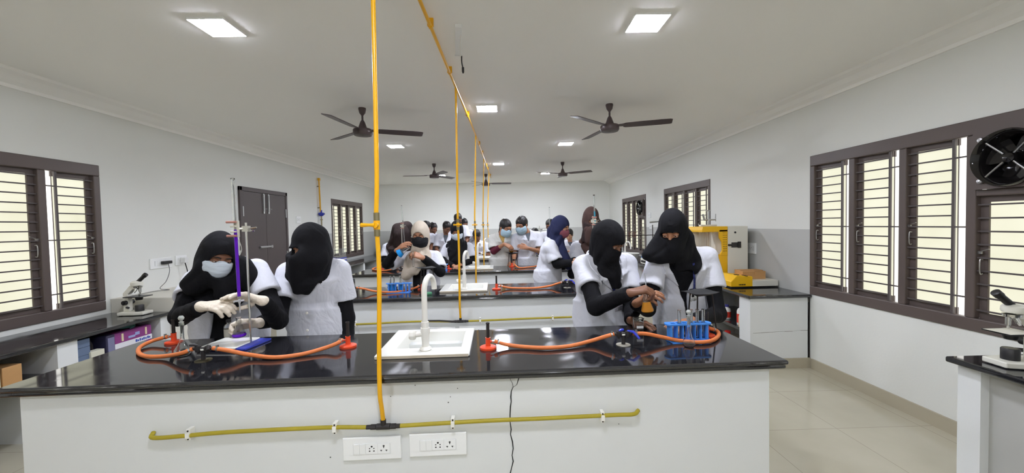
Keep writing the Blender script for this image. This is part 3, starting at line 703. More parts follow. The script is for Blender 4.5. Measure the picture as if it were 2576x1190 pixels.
def rack(lab, p, rz=0, w=.19, d=.06):
    t = thing('test_tube_rack', lab, 'test tube rack', tuple(p), rz, group='blue plastic test tube racks'); h = .082; n = 6
    def plate(z0, z1, hole):
        b = MB(); ou = []
        for k in range(9): a = PI / 2 + PI * k / 8; ou.append((-w / 2 + .0 + d * .3 * math.cos(a), d / 2 * math.sin(a)))
        for k in range(9): a = -PI / 2 + PI * k / 8; ou.append((w / 2 + d * .3 * math.cos(a), d / 2 * math.sin(a)))
        b.prism(ou, z0, z1); return b
    plate(0, .006, False).mm(-w / 2 - .012, w / 2 + .012, -d * .95, d * .6, 0, .004).build('bottom_plate', BLUEP, t, bevel=.002)
    # top plate: strips left and right of the holes plus rings
    b = MB(); b.mm(-w / 2 - .006, w / 2 + .006, -d / 2, -.0125, h, h + .007).mm(-w / 2 - .006, w / 2 + .006, .0125, d / 2, h, h + .007)
    xs = [-w / 2 + (k + .5) * w / n for k in range(n)]; edges = [-w / 2 - .006] + [v for x in xs for v in (x - .0115, x + .0115)] + [w / 2 + .006]
    for k in range(0, len(edges), 2): b.mm(edges[k], edges[k + 1], -.0125, .0125, h, h + .007)
    for s in (-1, 1): b.prism([(s * (w / 2 + .006 + d * .32 * math.cos(q)), d / 2 * math.sin(q)) for q in np.linspace(-PI / 2, PI / 2, 11)], h, h + .007)
    b.build('top_plate', BLUEP, t)
    for k in range(n - 1 + 2):
        x = -w / 2 + k * w / n
        if k in (0, n): MB().mm(x - .006, x + .006, -d * .35, d * .35, .005, h).build('upright', BLUEP, t, bevel=.002)
        else: MB().mm(x - .0035, x + .0035, -d * .3, d * .3, .005, h).build('divider', BLUEP, t, bevel=.001)
    return t, xs
def tripod(lab, p, rz=0, h=.215, gz='iron gauze'):
    t = thing('tripod_stand', lab, 'tripod', tuple(p), rz, group='iron tripods with gauze')
    MB().prism([(-.062, -.036), (.062, -.036), (0, .072)], h - .012, h).build('top_frame', IRON, t, bevel=.004)
    for a, c in ((-.055, -.032), (.055, -.032), (0, .064)): MB().tube([(a, c, h - .006), (a * 1.35, c * 1.35, .0)], .004, 8).build('leg', IRON, t, smooth=True)
    g = thing('wire_gauze', 'square ' + lab.replace('tripod stand', 'wire gauze laid on the tripod'), 'wire gauze', (p[0], p[1], p[2] + h), rz + .25, group='wire gauzes on tripods')
    b = MB(); n = 8; vs = []
    for k in (0, 1):
        for j in range(n + 1):
            for q in range(n + 1):
                u, v = q / n * 2 - 1, j / n * 2 - 1; vs.append((u * .078, v * .07, .002 + k * .003 + .006 * max(0, abs(u) - .5) ** 1 + .004 * math.sin(3 * v + u)))
    fs = []; N = (n + 1)
    for j in range(n):
        for q in range(n):
            a = j * N + q; fs += [(a, a + N, a + N + 1, a + 1), (a + N * N, a + 1 + N * N, a + N + 1 + N * N, a + N + N * N)]
    for q in range(n):
        for a, c in ((q, q + 1), (n * N + q + 1, n * N + q), ((q + 1) * N, q * N), (q * N + n, (q + 1) * N + n)): fs.append((a, c, c + N * N, a + N * N))
    b.add(vs, fs).build('mesh_sheet', mat('gauze', (58, 58, 60), .6, metal=.6), g, smooth=True)
    return t
def burette_stand(lab, blab, p, top, bur_top, bur_bot, liquid=None, lev=.66, base=NAVYB, M=None, rod_h=None, rz=0, far=False):
    """p: foot of the rod on the bench, top z of rod; burette between two points"""
    t = thing('burette_stand', lab, 'burette stand', tuple(p), rz)
    (MB().mm(-.17, .05, -.10, .09, .0, .012) if not far else MB().mm(-.05, .05, -.06, .12, .0, .012)).build('base', base if not far else IRON, t, bevel=.004)
    MB().cyl((0, 0, .012), (.0, 0, top - p[2]), .0055, n=12).build('rod', CHROME, t, smooth=True)
    B0, B1 = Vector(bur_bot), Vector(bur_top); dv = (B1 - B0).normalized()
    zc = (top - .04) if rod_h is None else rod_h
    q = B0 + dv * ((zc - B0.z) / dv.z); Rp = Vector((p[0], p[1], zc))
    c = MB(); c.box(Rp, (.03, .026, .03)); c.tube([Rp, Rp + (q - Rp) * .75], .006, 8)
    tow = (q - Rp); side = Vector((-tow.y, tow.x, 0)).normalized()
    cl = c.build('clamp', mat('cast_alloy', (205, 203, 192), .4, metal=.5), t, smooth=False, world=True)
    MB().tube([Rp + Vector((.01, 0, .0)), Rp + Vector((.06, -.01, .006))], .004, 8).tube([Rp + Vector((.01, 0, -.008)), Rp + Vector((.05, -.012, -.012))], .004, 8).build('wing_screw', CHROME, cl, smooth=True, world=True)
    fg = MB(); fg.box(q + tow * -.12 + Vector((0, 0, 0)), (.022, .012, .085))
    fg.build('clamp_head', mat('cream_plastic', (222, 218, 202), .5), cl, world=True)
    for dz in (-.036, .036): MB().tube([q + Vector((.014, -.014, dz)), q + Vector((-.034, -.016, dz))], .006, 8).build('cork_grip', mat('cork_pink', (178, 128, 116), .7), cl, world=True)
    for dz in (-.014, .014): MB().tube([q + Vector((.012, -.013, dz)), q + Vector((-.016, -.014, dz))], .0045, 8).build('lower_grip', mat('cream_plastic', (222, 218, 202), .5), cl, world=True)
    # burette: a thing of its own
    u = thing('burette', blab, 'burette', tuple(B0)); Q = dv.to_track_quat('Z', 'Y').to_matrix(); Lb = (B1 - B0).length
    r = .0078 if not far else .0075
    MB().lathe([(r * .9, .075), (r, .085), (r, Lb - .01), (r * 1.3, Lb), (r * 1.15, Lb), (r * .78, Lb - .012), (r * .78, .088), (.002, .074)], n=16, M=Q).build('tube', GLASS, u, smooth=True, ang=80)
    if liquid: MB().lathe([(0, .086), (r + .0002, .0865), (r + .0002, Lb * lev), (0, Lb * lev)], n=16, M=Q).build('liquid', liquid, u, smooth=True)
    MB().lathe([(.0016, 0), (.0025, .02), (.004, .05), (.0065, .056), (.0065, .070), (.004, .075), (.001, .075), (.001, 0)], n=12, M=Q).tube([Q @ Vector((-.02, 0, .063)), Q @ Vector((.024, 0, .063))], .005, 10).tube([Q @ Vector((.024, -.014, .063)), Q @ Vector((.024, .014, .063))], .004, 8).build('stopcock', mat('frosted_glass', (232, 232, 236), .2, trans=.6), u, smooth=True)
    gm = MB()
    if not far:
        for k in range(40):
            z = .11 + k * (Lb - .16) / 40; a0 = -PI / 2 - .1
            w = .0042 if k % 5 == 0 else .0026
            gm.box(Q @ Vector((.0022, -r * .98, z)), (w, .0005, .0009))
        gm.build('graduation', mat('white_marks', (238, 236, 244), .5), u, world=False)
    return t, u

# ---- front bench, left: stand, tile, burette, flasks
foot = at(631, 862, z=BT + .012)
bt, bb = at(585, 449, y=foot.y - .01), at(604, 788, y=foot.y - .06)
burette_stand('retort stand with a blue base on the front bench', 'tall burette full of purple liquid, front bench', Vector((foot.x, foot.y, BT)), at(623, 560, y=foot.y).z, bt, bb, PURPLE, .615, rod_h=at(600, 576, y=foot.y).z, rz=-.12)
tc_ = at(590, 866, z=BT + .014)
MB().mm(-.10, .115, -.105, .085, 0, .008)
t = thing('white_tile', 'white porcelain tile lying on the blue stand base', 'tile', (tc_.x - .035, tc_.y + .02, BT + .012), -.06)
MB().mm(-.10, .10, -.10, .09, 0.0005, .008).build('tile', CERAM, t, bevel=.003)
FL1 = at(602, 847, z=BT + .02); FL1.z = BT + .022
conical('conical flask with a little purple liquid under the burette tip', FL1, .105, .034, PURPLE, .16)
vol_flask('stoppered volumetric flask at the left end of the front bench', at(460, 897, z=BT), .195, .037, 'stoppered volumetric flasks')
vol_flask('stoppered volumetric flask standing before the blue rack', at(1733, 874, z=BT), .178, .029, 'stoppered volumetric flasks')
def reagent(lab, p, col, cap, h=.15, r=.032, labelcol=None, g=None, glass=False):
    t = thing('reagent_bottle', lab, 'bottle', tuple(p), group=g)
    MB().lathe([(0, 0), (r * .92, 0), (r, .006), (r, h * .62), (r * .85, h * .72), (r * .42, h * .80), (r * .42, h * .88), (0, h * .88)], n=22).build('bottle_body', GLASS if glass else col, t, smooth=True)
    MB().lathe([(0, h * .85), (r * .52, h * .85), (r * .52, h * .99), (r * .48, h), (0, h)], n=18).build('cap', cap, t, smooth=True)
    if labelcol: MB().lathe([(r * 1.012, h * .12), (r * 1.012, h * .52)], n=22).build('paper_label', labelcol, t, smooth=True)
    return t
pl = mat('paper_label', (222, 220, 210), .7)
reagent('small clear bottle with a paper label behind the white tile', at(577, 852, z=BT), None, BLKP, .11, .024, pl, glass=True)
# ---- front bench, right: beaker, rack with tubes, tripod
def beaker(lab, p, h=.078, r=.029, M=None):
    t = thing('beaker', lab, 'beaker', tuple(p)); q = M or Matrix.Identity(3)
    MB().lathe([(0, 0), (r * .93, 0), (r, .006), (r, h - .004), (r * 1.08, h), (r * 1.02, h + .001), (r * .95, h - .005), (r * .95, .007), (r * .88, .003), (0, .003)], n=28, M=q).build('glass', GLASS, t, smooth=True, ang=80)
    MB().prism([(-.018, .030), (.018, .030), (.018, .042), (-.018, .042)], -r - .0012, -r * .9, 'y').build('printed_patch', mat('white_print', (228, 228, 226), .6), t)
    return t
beaker('glass beaker with a white patch behind the right gas tap', at(1606, 836, z=BT))
rp = at(1738, 860, z=BT); RZ = SK + .03
rk, xs = rack('blue test tube rack at the right end of the front bench', (rp.x, rp.y + .035, BT), RZ)
def in_rack(rp, rz, x, z=.006): 
    return Vector((rp[0] + x * math.cos(rz), rp[1] + x * math.sin(rz), rp[2] + z))
for k, lab in ((1, 'empty test tube, leftmost in the front rack'), (3, 'empty test tube behind the flask in the front rack'), (4, 'empty test tube, tallest looking in the front rack'), (5, 'empty test tube, rightmost in the front rack')):
    test_tube(lab, in_rack((rp.x, rp.y + .035, BT), RZ, xs[k] + .004), g='test tubes in the blue racks')
tp = at(1765, 842, z=BT); tripod('black tripod stand behind the front bench test tube rack', (tp.x + .022, tp.y + .06, BT), .4)
# ---- second bench
p2 = bw(1, -.60, .29)
rk2, xs2 = rack('blue test tube rack on the second bench before the beige headscarf', tuple(p2), SK)
for k, lab, lq in ((0, 'test tube with pale blue liquid, left end of the second bench rack', BLUEL), (1, 'test tube with blue liquid, second from left in the second bench rack', BLUEL), (3, 'test tube with blue liquid in the middle of the second bench rack', BLUEL)):
    test_tube(lab, in_rack(p2, SK, xs2[k]), liquid=lq, fill=.45, g='test tubes in the blue racks')
vol_flask('unstoppered flask standing before the second bench rack', at(1007, 731, z=BT), .17, .03, stopper=False)
tp = bw(1, -.36, .36); tripod('black tripod stand in front of the beige headscarf', tuple(tp), .5)
t = thing('sponge', 'green sponge lying beside the burner on the second bench', 'sponge', tuple(bw(1, -.30, .12, BT + .0005)), .3)
MB().mm(-.03, .03, -.02, .02, 0, .022).build('sponge', mat('green_sponge', (86, 150, 112), .9, bump=.5), t, bevel=.006)
# ---- third bench
p3 = bw(2, -.52, .25); rk3, xs3 = rack('blue test tube rack on the third bench before the black headscarf', tuple(p3), SK)
for k, lab in ((1, 'test tube, leftmost in the third bench rack'), (2, 'test tube, second from left in the third bench rack'), (3, 'test tube, third from left in the third bench rack'), (4, 'test tube with a dark rim, rightmost in the third bench rack')):
    test_tube(lab, in_rack(p3, SK, xs3[k]), g='test tubes in the blue racks')
f3 = bw(2, -1.06, .42)
burette_stand('retort stand beside the brown headscarf on the third bench', 'clear burette before the brown headscarf', f3, 1.50, at(1010, 517, y=f3.y), at(1019, 625, y=f3.y - .01), None, rod_h=at(1020, 568, y=f3.y).z, rz=.2, far=True)
tp = at(1289, 671, z=BT); tripod('black tripod stand over the burner between the two masked girls', (tp.x, tp.y + .0, BT), .2, h=.20)
t = thing('evaporating_dish', 'small dish of amber liquid on the gauze between the two masked girls', 'dish', (tp.x - .01, tp.y, BT + .206))
MB().lathe([(0, 0), (.018, 0), (.036, .022), (.038, .026), (.034, .024), (.016, .004), (0, .004)], n=24).build('dish', GLASS, t, smooth=True, ang=80)
MB().lathe([(0, .0045), (.017, .0005), (.0362, .0222), (0, .0222)], n=24).build('liquid', AMBER, t, smooth=True)
# ---- teal burette on the second bench, clear burette on the fourth
f2 = bw(1, 1.27, .42)
burette_stand('retort stand at the right end of the second bench', 'burette with teal liquid before the brown face veil', f2, 1.55, at(1494, 490, y=f2.y), at(1498, 600, y=f2.y - .01), TEALL, .62, rod_h=at(1494, 556, y=f2.y).z, far=True)
f4 = bw(3, 1.05, .42)
burette_stand('retort stand on the right of the fourth bench', 'thin clear burette above the fourth bench', f4, 1.45, at(1382, 521, y=f4.y), at(1384, 610, y=f4.y - .01), None, rod_h=1.38, far=True)
# ------------------------------------------------------------------ side counters
KT = .735
def counter(label, x0, x1, y0, y1, wall_s, shelf=.36, piers=.18, pitch=1.05, ledge=.03, pw=.09):
    x1 -= wall_s * .004
    """x0 front edge, x1 wall side"""
    cx = (x0 + x1) / 2; t = thing('side_counter', label, 'counter', (cx, y0, 0)); s = wall_s
    T = lambda b, n, m, **k: b.build(n, m, t, world=True, **k)
    a, c = min(x0, x1), max(x0, x1)
    T(MB().mm(a, c, y0, y1, KT - .03, KT), 'worktop', GRANITE, bevel=.009, seg=3)
    xf = x0 + s * ledge                                   # face of the piers
    b0, b1 = sorted((xf, x1))
    T(MB().mm(b0, b1, y0 + .03, y0 + .03 + piers, 0, KT - .03), 'pier', BASEW)
    y = y0 + .03 + piers
    ps = []
    while y + pitch < y1 - .1: ps.append(y + pitch); y += pitch
    for p in ps: T(MB().mm(b0, b1, p, p + pw, 0, KT - .03), 'pier', BASEW)
    T(MB().mm(b0, b1, y1 - .1, y1, 0, KT - .03), 'pier', BASEW)
    w0, w1 = sorted((x1, x1 - s * .02)); T(MB().mm(w0, w1, y0 + .03, y1, 0, KT - .03), 'back_panel', GREYWALL)
    st = [y0 + .03 + piers] + [p + pw for p in ps]; en = ps + [y1 - .1]
    f0, f1 = sorted((xf + s * .02, x1 - s * .02))
    for p, q in zip(st, en): T(MB().mm(f0, f1, p, q, shelf - .03, shelf), 'shelf', GRANITE)
    return t
cr = counter('far right side counter with open shelves of bottles', 2.37, XR, 3.76, 10.6, 1)
MB().mm(2.43, XR, 3.778, 3.79, 0, .10).build('skirting', SKIRT, cr, world=True)
# hairline joints on the end of the far right counter
j = MB()
def seam(p, q, w=.0016):
    d = Vector(q) - Vector(p); n = 7; pts = [Vector(p) + d * k / n + Vector((rnd.uniform(-.003, .003), 0, rnd.uniform(-.003, .003))) for k in range(n + 1)]
    for a, c in zip(pts, pts[1:]): j.tube([a, c], w * rnd.uniform(.5, 1.4), 5)
seam((2.43, 3.79, .36), (2.985, 3.79, .375)); seam((2.988, 3.79, .68), (2.990, 3.79, .10), .0008); seam((2.43, 3.79, .36), (2.43, 3.97, .385)); seam((2.985, 3.79, .70), (2.982, 3.79, .66), .003)
j.build('plaster_crack', mat('crack_grey', (128, 124, 116), .8), cr, world=True)
cn = counter('near right side counter carrying a microscope', 2.325, XR, -.6, 2.02, 1, pitch=1.0)
for ch in list(cn.children):
    if ch.name.startswith('pier'): bpy.data.objects.remove(ch)
MB().mm(2.375, XR - .004, 1.90, 2.0, 0, KT - .03).build('pier', BASEW, cn, world=True); MB().mm(2.40, XR - .004, -.58, -.46, 0, KT - .03).build('pier', BASEW, cn, world=True)
MB().mm(2.42, XR - .004, -.46, 1.90, 0, KT - .03).build('grey_side_panel', GREYWALL, cn, world=True)
for ch in list(cn.children):
    if ch.name.startswith('shelf') or ch.name.startswith('back_panel'): bpy.data.objects.remove(ch)
counter('left side counter under the near window', -3.145, XL, -.8, 3.69, -1, pitch=1.12, shelf=.50, pw=.13)
counter('far left side counter beyond the door', -3.12, XL, 7.35, 11.15, -1)
t = thing('white_ledge', 'white plastered ledge behind the left microscope', 'ledge', (-3.43, 4.1, 0))
MB().mm(XL + .004, -3.13, 3.692, 4.62, 0, .865).build('ledge', mat('cream_plaster', (214, 211, 200), .7, var=.02), t, world=True, bevel=.006)

# ------------------------------------------------------------------ microscopes
def microscope(lab, p, rz, s=1.0):
    t = thing('microscope', lab, 'microscope', tuple(p), rz, group='compound microscopes')
    def B(b, n, m, par=t, **k): return b.xform(Matrix.Diagonal((s, s, s, 1))).build(n, m, par, **k)
    base = B(MB().prism([(-.10, -.07), (.05, -.07), (.12, -.055), (.12, .055), (.05, .07), (-.10, .07)], .004, .032), 'base', CREAMP, bevel=.005)
    B(MB().mm(-.09, -.07, -.06, -.04, 0, .006).mm(-.09, -.07, .04, .06, 0, .006).mm(.09, .11, -.04, -.02, 0, .006).mm(.09, .11, .02, .04, 0, .006), 'foot', BLKP, base)
    B(MB().prism([(-.085, .032), (-.035, .032), (-.035, .15), (-.04, .19), (.005, .235), (.045, .24), (.045, .275), (-.02, .272), (-.085, .20)], -.022, .022, 'y'), 'arm', CREAMP, bevel=.005)
    B(MB().lathe([(0, .27), (.042, .27), (.046, .28), (.044, .30), (.03, .312), (0, .315)], (.03, 0, 0), 26), 'head', CREAMP, smooth=True)
    M = Matrix.Rotation(math.radians(48), 3, 'Y')
    B(MB().lathe([(0, 0), (.0165, 0), (.0165, .085), (.0195, .088), (.0195, .115), (.015, .118), (0, .118)], (.032, 0, .295), 20, M), 'eyepiece', BLKP, smooth=True)
    nose = B(MB().lathe([(0, .242), (.02, .242), (.032, .25), (.034, .262), (0, .27)], (.04, 0, 0), 24), 'nosepiece', CHROME, smooth=True)
    for a, l in ((0, .06), (2.1, .045), (4.2, .05)):
        d = Vector((.45 * math.cos(a), .45 * math.sin(a), -1)).normalized() if a else Vector((.0, 0, -1)); o = Vector((.045 + .012 * math.cos(a), .012 * math.sin(a), .25))
        B(MB().tube([o, o + d * l * .7, o + d * l * .7, o + d * l], [.0105, .0105, .007, .005], 12), 'objective', CHROME, smooth=True)
    st = B(MB().mm(-.045, .115, -.065, .065, .165, .173), 'stage', BLKP, bevel=.002)
    B(MB().mm(-.01, .03, -.05, -.04, .173, .178).mm(.0, .02, .04, .05, .173, .19), 'slide_clip', CHROME, st)
    B(MB().lathe([(0, .135), (.024, .135), (.028, .15), (.028, .165), (0, .165)], (.045, 0, 0), 20), 'condenser', BLKP, smooth=True)
    B(MB().lathe([(0, .03), (.033, .03), (.033, .085), (.029, .09), (0, .09)], (.045, 0, 0), 24), 'lamp_housing', BLKP, smooth=True)
    for sgn in (-1, 1):
        B(MB().cyl((-.058, sgn * .022, .115), (-.058, sgn * .046, .115), .021, n=20).cyl((-.058, sgn * .046, .115), (-.058, sgn * .052, .115), .010, n=14), 'focus_knob', BLKP, smooth=True)
    B(MB().cyl((-.05, -.022, .07), (-.02, -.04, .07), .010, n=14), 'lamp_knob', BLKP, smooth=True)
    return t
mp = at(338, 790, z=KT); microscope('cream microscope on the left counter by the window', (-3.39, 3.58, KT), .0, .98)
mr = at(2532, 935, z=KT)
microscope('cream microscope on the near right counter, cut off by the frame', (2.52, 1.86, KT), PI - .1, .98)
t = thing('paper_sheet', 'pale card lying on the stage of the right microscope', 'paper', (2.47, 1.86, KT + .1706))
MB().mm(-.07, .07, -.055, .055, 0.0005, .0012).build('paper', mat('card_paper', (226, 222, 208), .7), t)

# ------------------------------------------------------------------ sockets and plugs on the walls
sb = switchboard('switchboard', 'white wall socket board above the left counter holding a black plug', (XL, 4.24, 1.147), -PI / 2 + PI, .26, .11, 'ss56', group='wall socket boards')
sb.rotation_euler = (0, 0, PI / 2); XF[sb.name] = Matrix.Translation((XL, 4.24, 1.147)) @ Matrix.Rotation(PI / 2, 4, 'Z')
t = thing('plug', 'black plug with a thin grey lead, left wall board', 'plug', (XL + .03, 4.29, 1.15))
MB().mm(-.013, .02, -.065, .045, -.016, .016).build('plug_body', BLKP, t, bevel=.004)
MB().tube(spline([(.012, .0, -.016), (.02, .0, -.10), (.03, -.06, -.20), (.05, -.16, -.262), (.12, -.13, -.28), (.16, -.22, -.272), (.12, -.30, -.27), (.10, -.42, -.275), (.12, -.50, -.281), (.16, -.56, -.33), (.2, -.62, -.405)], 6), .003, 8).build('lead', mat('grey_lead', (96, 96, 98), .5), t, smooth=True)
sb = switchboard('switchboard', 'white wall socket with a white plug above the left ledge', (XL, 4.50, 1.155), PI / 2, .15, .11, 's5s', group='wall socket boards')
t = thing('plug', 'white plug with a thick black lead above the left ledge', 'plug', (XL + .02, 4.50, 1.155))
MB().mm(-.004, .05, -.026, .026, -.03, .03).build('plug_body', PLATEG, t, bevel=.006)
MB().tube(spline([(.03, 0, -.03), (.035, .02, -.12), (.04, .03, -.22), (.05, .035, -.277)], 6), .005, 8).build('lead', BLKP, t, smooth=True)
switchboard('switchboard', 'small blank white board on the left wall right of the door', (XL, 7.06, 1.65), PI / 2, .15, .12, 's5s', group='wall socket boards')
switchboard('switchboard', 'white wall socket on the grey dado right of the yellow apparatus', (XR, 4.69, 1.135), -PI / 2, .15, .13, '66', group='wall socket boards')
switchboard('switchboard', 'upper small white socket beside the far right window', (XR, 8.05, 1.62), -PI / 2, .13, .11, 's5s', group='wall socket boards')
switchboard('switchboard', 'lower small white socket beside the far right window', (XR, 8.0, 1.38), -PI / 2, .13, .09, 's5s', group='wall socket boards')

# ------------------------------------------------------------------ under the left counter
def wx(px, py, x=-3.17): return at(px, py, x=x)
SH = .50
t = thing('purple_box', 'purple cardboard box with cream straps on the left shelf', 'box', (-3.32, 3.36, SH))
MB().mm(-.12, .12, -.165, .165, 0, .155).build('carton', mat('purple_card', (134, 58, 122), .7, var=.08), t, bevel=.004)
MB().mm(.119, .122, -.165, .165, .03, .072).build('white_strip', mat('white_card', (220, 220, 226), .7), t)
for y in (-.10, .11): MB().mm(.119, .123, y - .008, y + .008, .082, .145).build('cream_strap', mat('cream_strap', (220, 206, 170), .6), t)
b = MB()
for k in range(8): b.mm(.1215, .1226, .01 + k * .018, .01 + k * .018 + (.013 if k % 3 else .016), .040, .056 + .006 * (k % 2 == 0))
b.build('blue_lettering', mat('blue_ink', (62, 84, 170), .6), t)
MB().mm(.119, .1225, -.05, .01, .09, .108).mm(.119, .1225, .01, .05, .10, .125).build('printed_patch', mat('print_blue', (150, 160, 205), .6), t)
t = thing('cable_coil', 'coil of teal wire lying on the purple box', 'cable coil', (-3.30, 3.36, SH + .156))
MB().tube([(.07 * math.cos(a) * (1 + .05 * math.sin(a * 3.3)), .09 * math.sin(a), .006 + .012 * abs(math.sin(a * .9)) + .0008 * a) for a in np.linspace(0, 6 * PI, 90)], .004, 8).build('wire', mat('teal_wire', (70, 128, 120), .5), t, smooth=True)
t = thing('dark_case', 'dark blue plastic case on the left shelf beside the purple box', 'case', (-3.32, 3.155, SH))
MB().mm(-.13, .13, -.035, .035, 0, .16).build('case', mat('dark_blue_plastic', (50, 48, 74), .4), t, bevel=.006)
MB().mm(.13, .134, -.025, .025, .03, .14).build('clear_lid', mat('dusty_lid', (120, 120, 150), .3), t)
t = thing('black_bag', 'black bag slumped on the left shelf in shadow', 'bag', (-3.36, 3.06, SH))
MB().lathe([(0, 0), (.055, 0), (.06, .04), (.058, .11), (.04, .17), (0, .19)], n=22, M=Matrix.Diagonal((2.0, .9, 1))).build('bag', mat('black_cloth_bag', (38, 32, 32), .9, bump=.5), t, smooth=True)
for k, lab in enumerate(('lowest blue-grey carton of the stack on the left shelf', 'middle blue-grey carton of the stack on the left shelf', 'topmost blue-grey carton of the stack on the left shelf')):
    t = thing('carton', lab, 'box', (-3.32, 2.955, SH + .062 * k), group='blue-grey cartons')
    MB().mm(-.13, .13, -.045, .045, .0005, .0615).build('carton', mat('blue_grey_card', (96, 112, 138), .7, var=.1, vscale=8), t, bevel=.003)
t = thing('white_carton', 'pale small carton in front of the black bag, left shelf', 'box', (-3.205, 3.04, SH))
MB().mm(-.03, .03, -.05, .05, .0005, .075).build('carton', mat('pale_card', (206, 204, 186), .7, var=.05), t, bevel=.003)
t = thing('cardboard_box', 'brown cardboard box on the near left shelf', 'box', (-3.33, 2.53, SH)); MB().mm(-.14, .14, -.05, .05, 0, .14).build('carton', CARD, t, bevel=.003)
t = thing('cardboard_box', 'brown cardboard box on the floor at the lower left', 'box', (-2.86, 1.28, 0)); MB().mm(-.14, .14, -.2, .2, 0, .42).build('carton', CARD, t, bevel=.003)
t = thing('book_stack', 'cream stack of papers beside the box on the near left shelf', 'paper stack', (-3.31, 2.40, SH)); MB().mm(-.12, .12, -.07, .07, 0, .11).build('paper', mat('cream_paper', (216, 208, 178), .8), t, bevel=.003)
t = thing('dark_case', 'dark red case lying on the cream papers, left shelf', 'case', (-3.31, 2.40, SH + .111)); MB().mm(-.12, .12, -.07, .07, 0, .04).build('case', mat('dark_red', (72, 36, 34), .6), t, bevel=.004)

# ------------------------------------------------------------------ right counter apparatus
YA = 4.62
ap = thing('distillation_apparatus', 'yellow and white laboratory apparatus on the right counter', 'apparatus', (2.63, YA, KT))
MB().mm(2.655, 2.90, YA, YA + .5, KT + .015, 1.41).build('white_cabinet', CREAMP, ap, world=True, bevel=.006)
MB().mm(2.895, 2.905, YA + .02, YA + .3, 1.18, 1.34).build('side_grille', BLKP, ap, world=True)
MB().cyl((2.745, YA - .003, 1.335), (2.745, YA + .01, 1.335), .012, n=16).build('knob', BLKP, ap, world=True)
MB().mm(2.70, 2.80, YA - .004, YA + .002, 1.155, 1.215).cyl((2.70, YA - .004, 1.185), (2.66, YA - .01, 1.185), .012, n=10).mm(2.775, 2.81, YA - .012, YA, 1.15, 1.225).build('valve_fitting', mat('dark_metal', (70, 68, 66), .4, metal=.6), ap, world=True)
yf = MB(); yx0, yx1 = 2.345, 2.652
yf.prism([(2.50, KT + .015), (yx1, KT + .015), (yx1, 1.06), (2.50, 1.06)], YA, YA + .40, 'y')
yf.build('yellow_column', YELP, ap, world=True, bevel=.004)
yf = MB(); yf.prism([(2.57, 1.06), (yx1, 1.06), (yx1, 1.37), (2.55, 1.37), (2.555, 1.27), (2.585, 1.22), (2.59, 1.12), (2.57, 1.09)], YA - .004, YA + .02, 'y')
yf.prism([(yx0, 1.345), (2.56, 1.345), (yx1, 1.345), (yx1, 1.41), (yx0 + .01, 1.41), (yx0, 1.37)], YA - .004, YA + .40, 'y')
yf.prism([(2.47, 1.03), (2.58, 1.03), (2.58, 1.075), (2.44, 1.075)], YA - .002, YA + .02, 'y')
yf.prism([(yx0, 1.345), (yx0 + .09, 1.345), (yx0 + .09, 1.10), (yx0 + .06, 1.12), (yx0 + .045, 1.22), (yx0, 1.26)], YA + .36, YA + .38, 'y')
yf.build('yellow_frame', YELP, ap, world=True, bevel=.003)
pf = MB()
for rr in range(9):
    for cc in range(3): pf.cyl((2.600 + cc * .018 + (.0 if rr > 3 else .0), YA - .0055, 1.115 + rr * .027), (2.600 + cc * .018, YA - .003, 1.115 + rr * .027), .0045, n=8)
pf.build('vent_holes', HOLE, ap, world=True)
for k in range(6): MB().cyl((2.42 + k * .026, YA + .2, 1.08), (2.42 + k * .026, YA + .2, 1.345), .009, n=12).build('glass_tube', GLASS, ap, world=True, smooth=True)
MB().mm(2.38, 2.60, YA + .30, YA + .31, 1.075, 1.345).build('clear_back', mat('frosted_back', (226, 224, 214), .4), ap, world=True)
MB().mm(2.36, 2.655, YA + .03, YA + .47, KT, KT + .016).build('plinth', BLKP, ap, world=True)
MB().mm(2.655, 2.89, YA + .03, YA + .47, KT, KT + .016).build('plinth', BLKP, ap, world=True)
# water tap stack standing on the apparatus
t = thing('water_tap', 'chrome water tap fitting standing on the yellow apparatus', 'tap', (2.53, YA + .2, 1.412))
MB().mm(-.11, .09, -.03, .03, 0, .02).build('glass_base', PLATEG, t, bevel=.003)
MB().cyl((0.0, 0, .02), (.0, 0, .19), .012, n=12).tube([(-.06, 0, .08), (.09, 0, .08)], .010, 10).tube([(-.028, 0, .195), (.028, 0, .195)], .006, 8).cyl((-.05, 0, .08), (-.07, 0, .15), .012, n=10).build('tap_body', STEEL, t, smooth=True)
MB().tube(spline([(.09, 0, .06), (.095, .01, .11), (.09, .0, .15), (.085, 0, .10)], 5), .005, 8).build('spout', STEEL, t, smooth=True)
t = thing('clamp_stand', 'steel stand with a ring arm in front of the middle right window', 'clamp stand', (2.43, 5.95, KT))
MB().box((0, 0, .008), (.18, .26, .016)).build('base', IRON, t); MB().cyl((0, 0, .016), (0, 0, .84), .007, n=10).build('rod', STEEL, t, smooth=True)
MB().tube([(-.22, 0, .74), (.16, 0, .765)], [.012, .007], 10).box((0, 0, .752), (.04, .03, .04)).build('arm', STEEL, t, smooth=True)
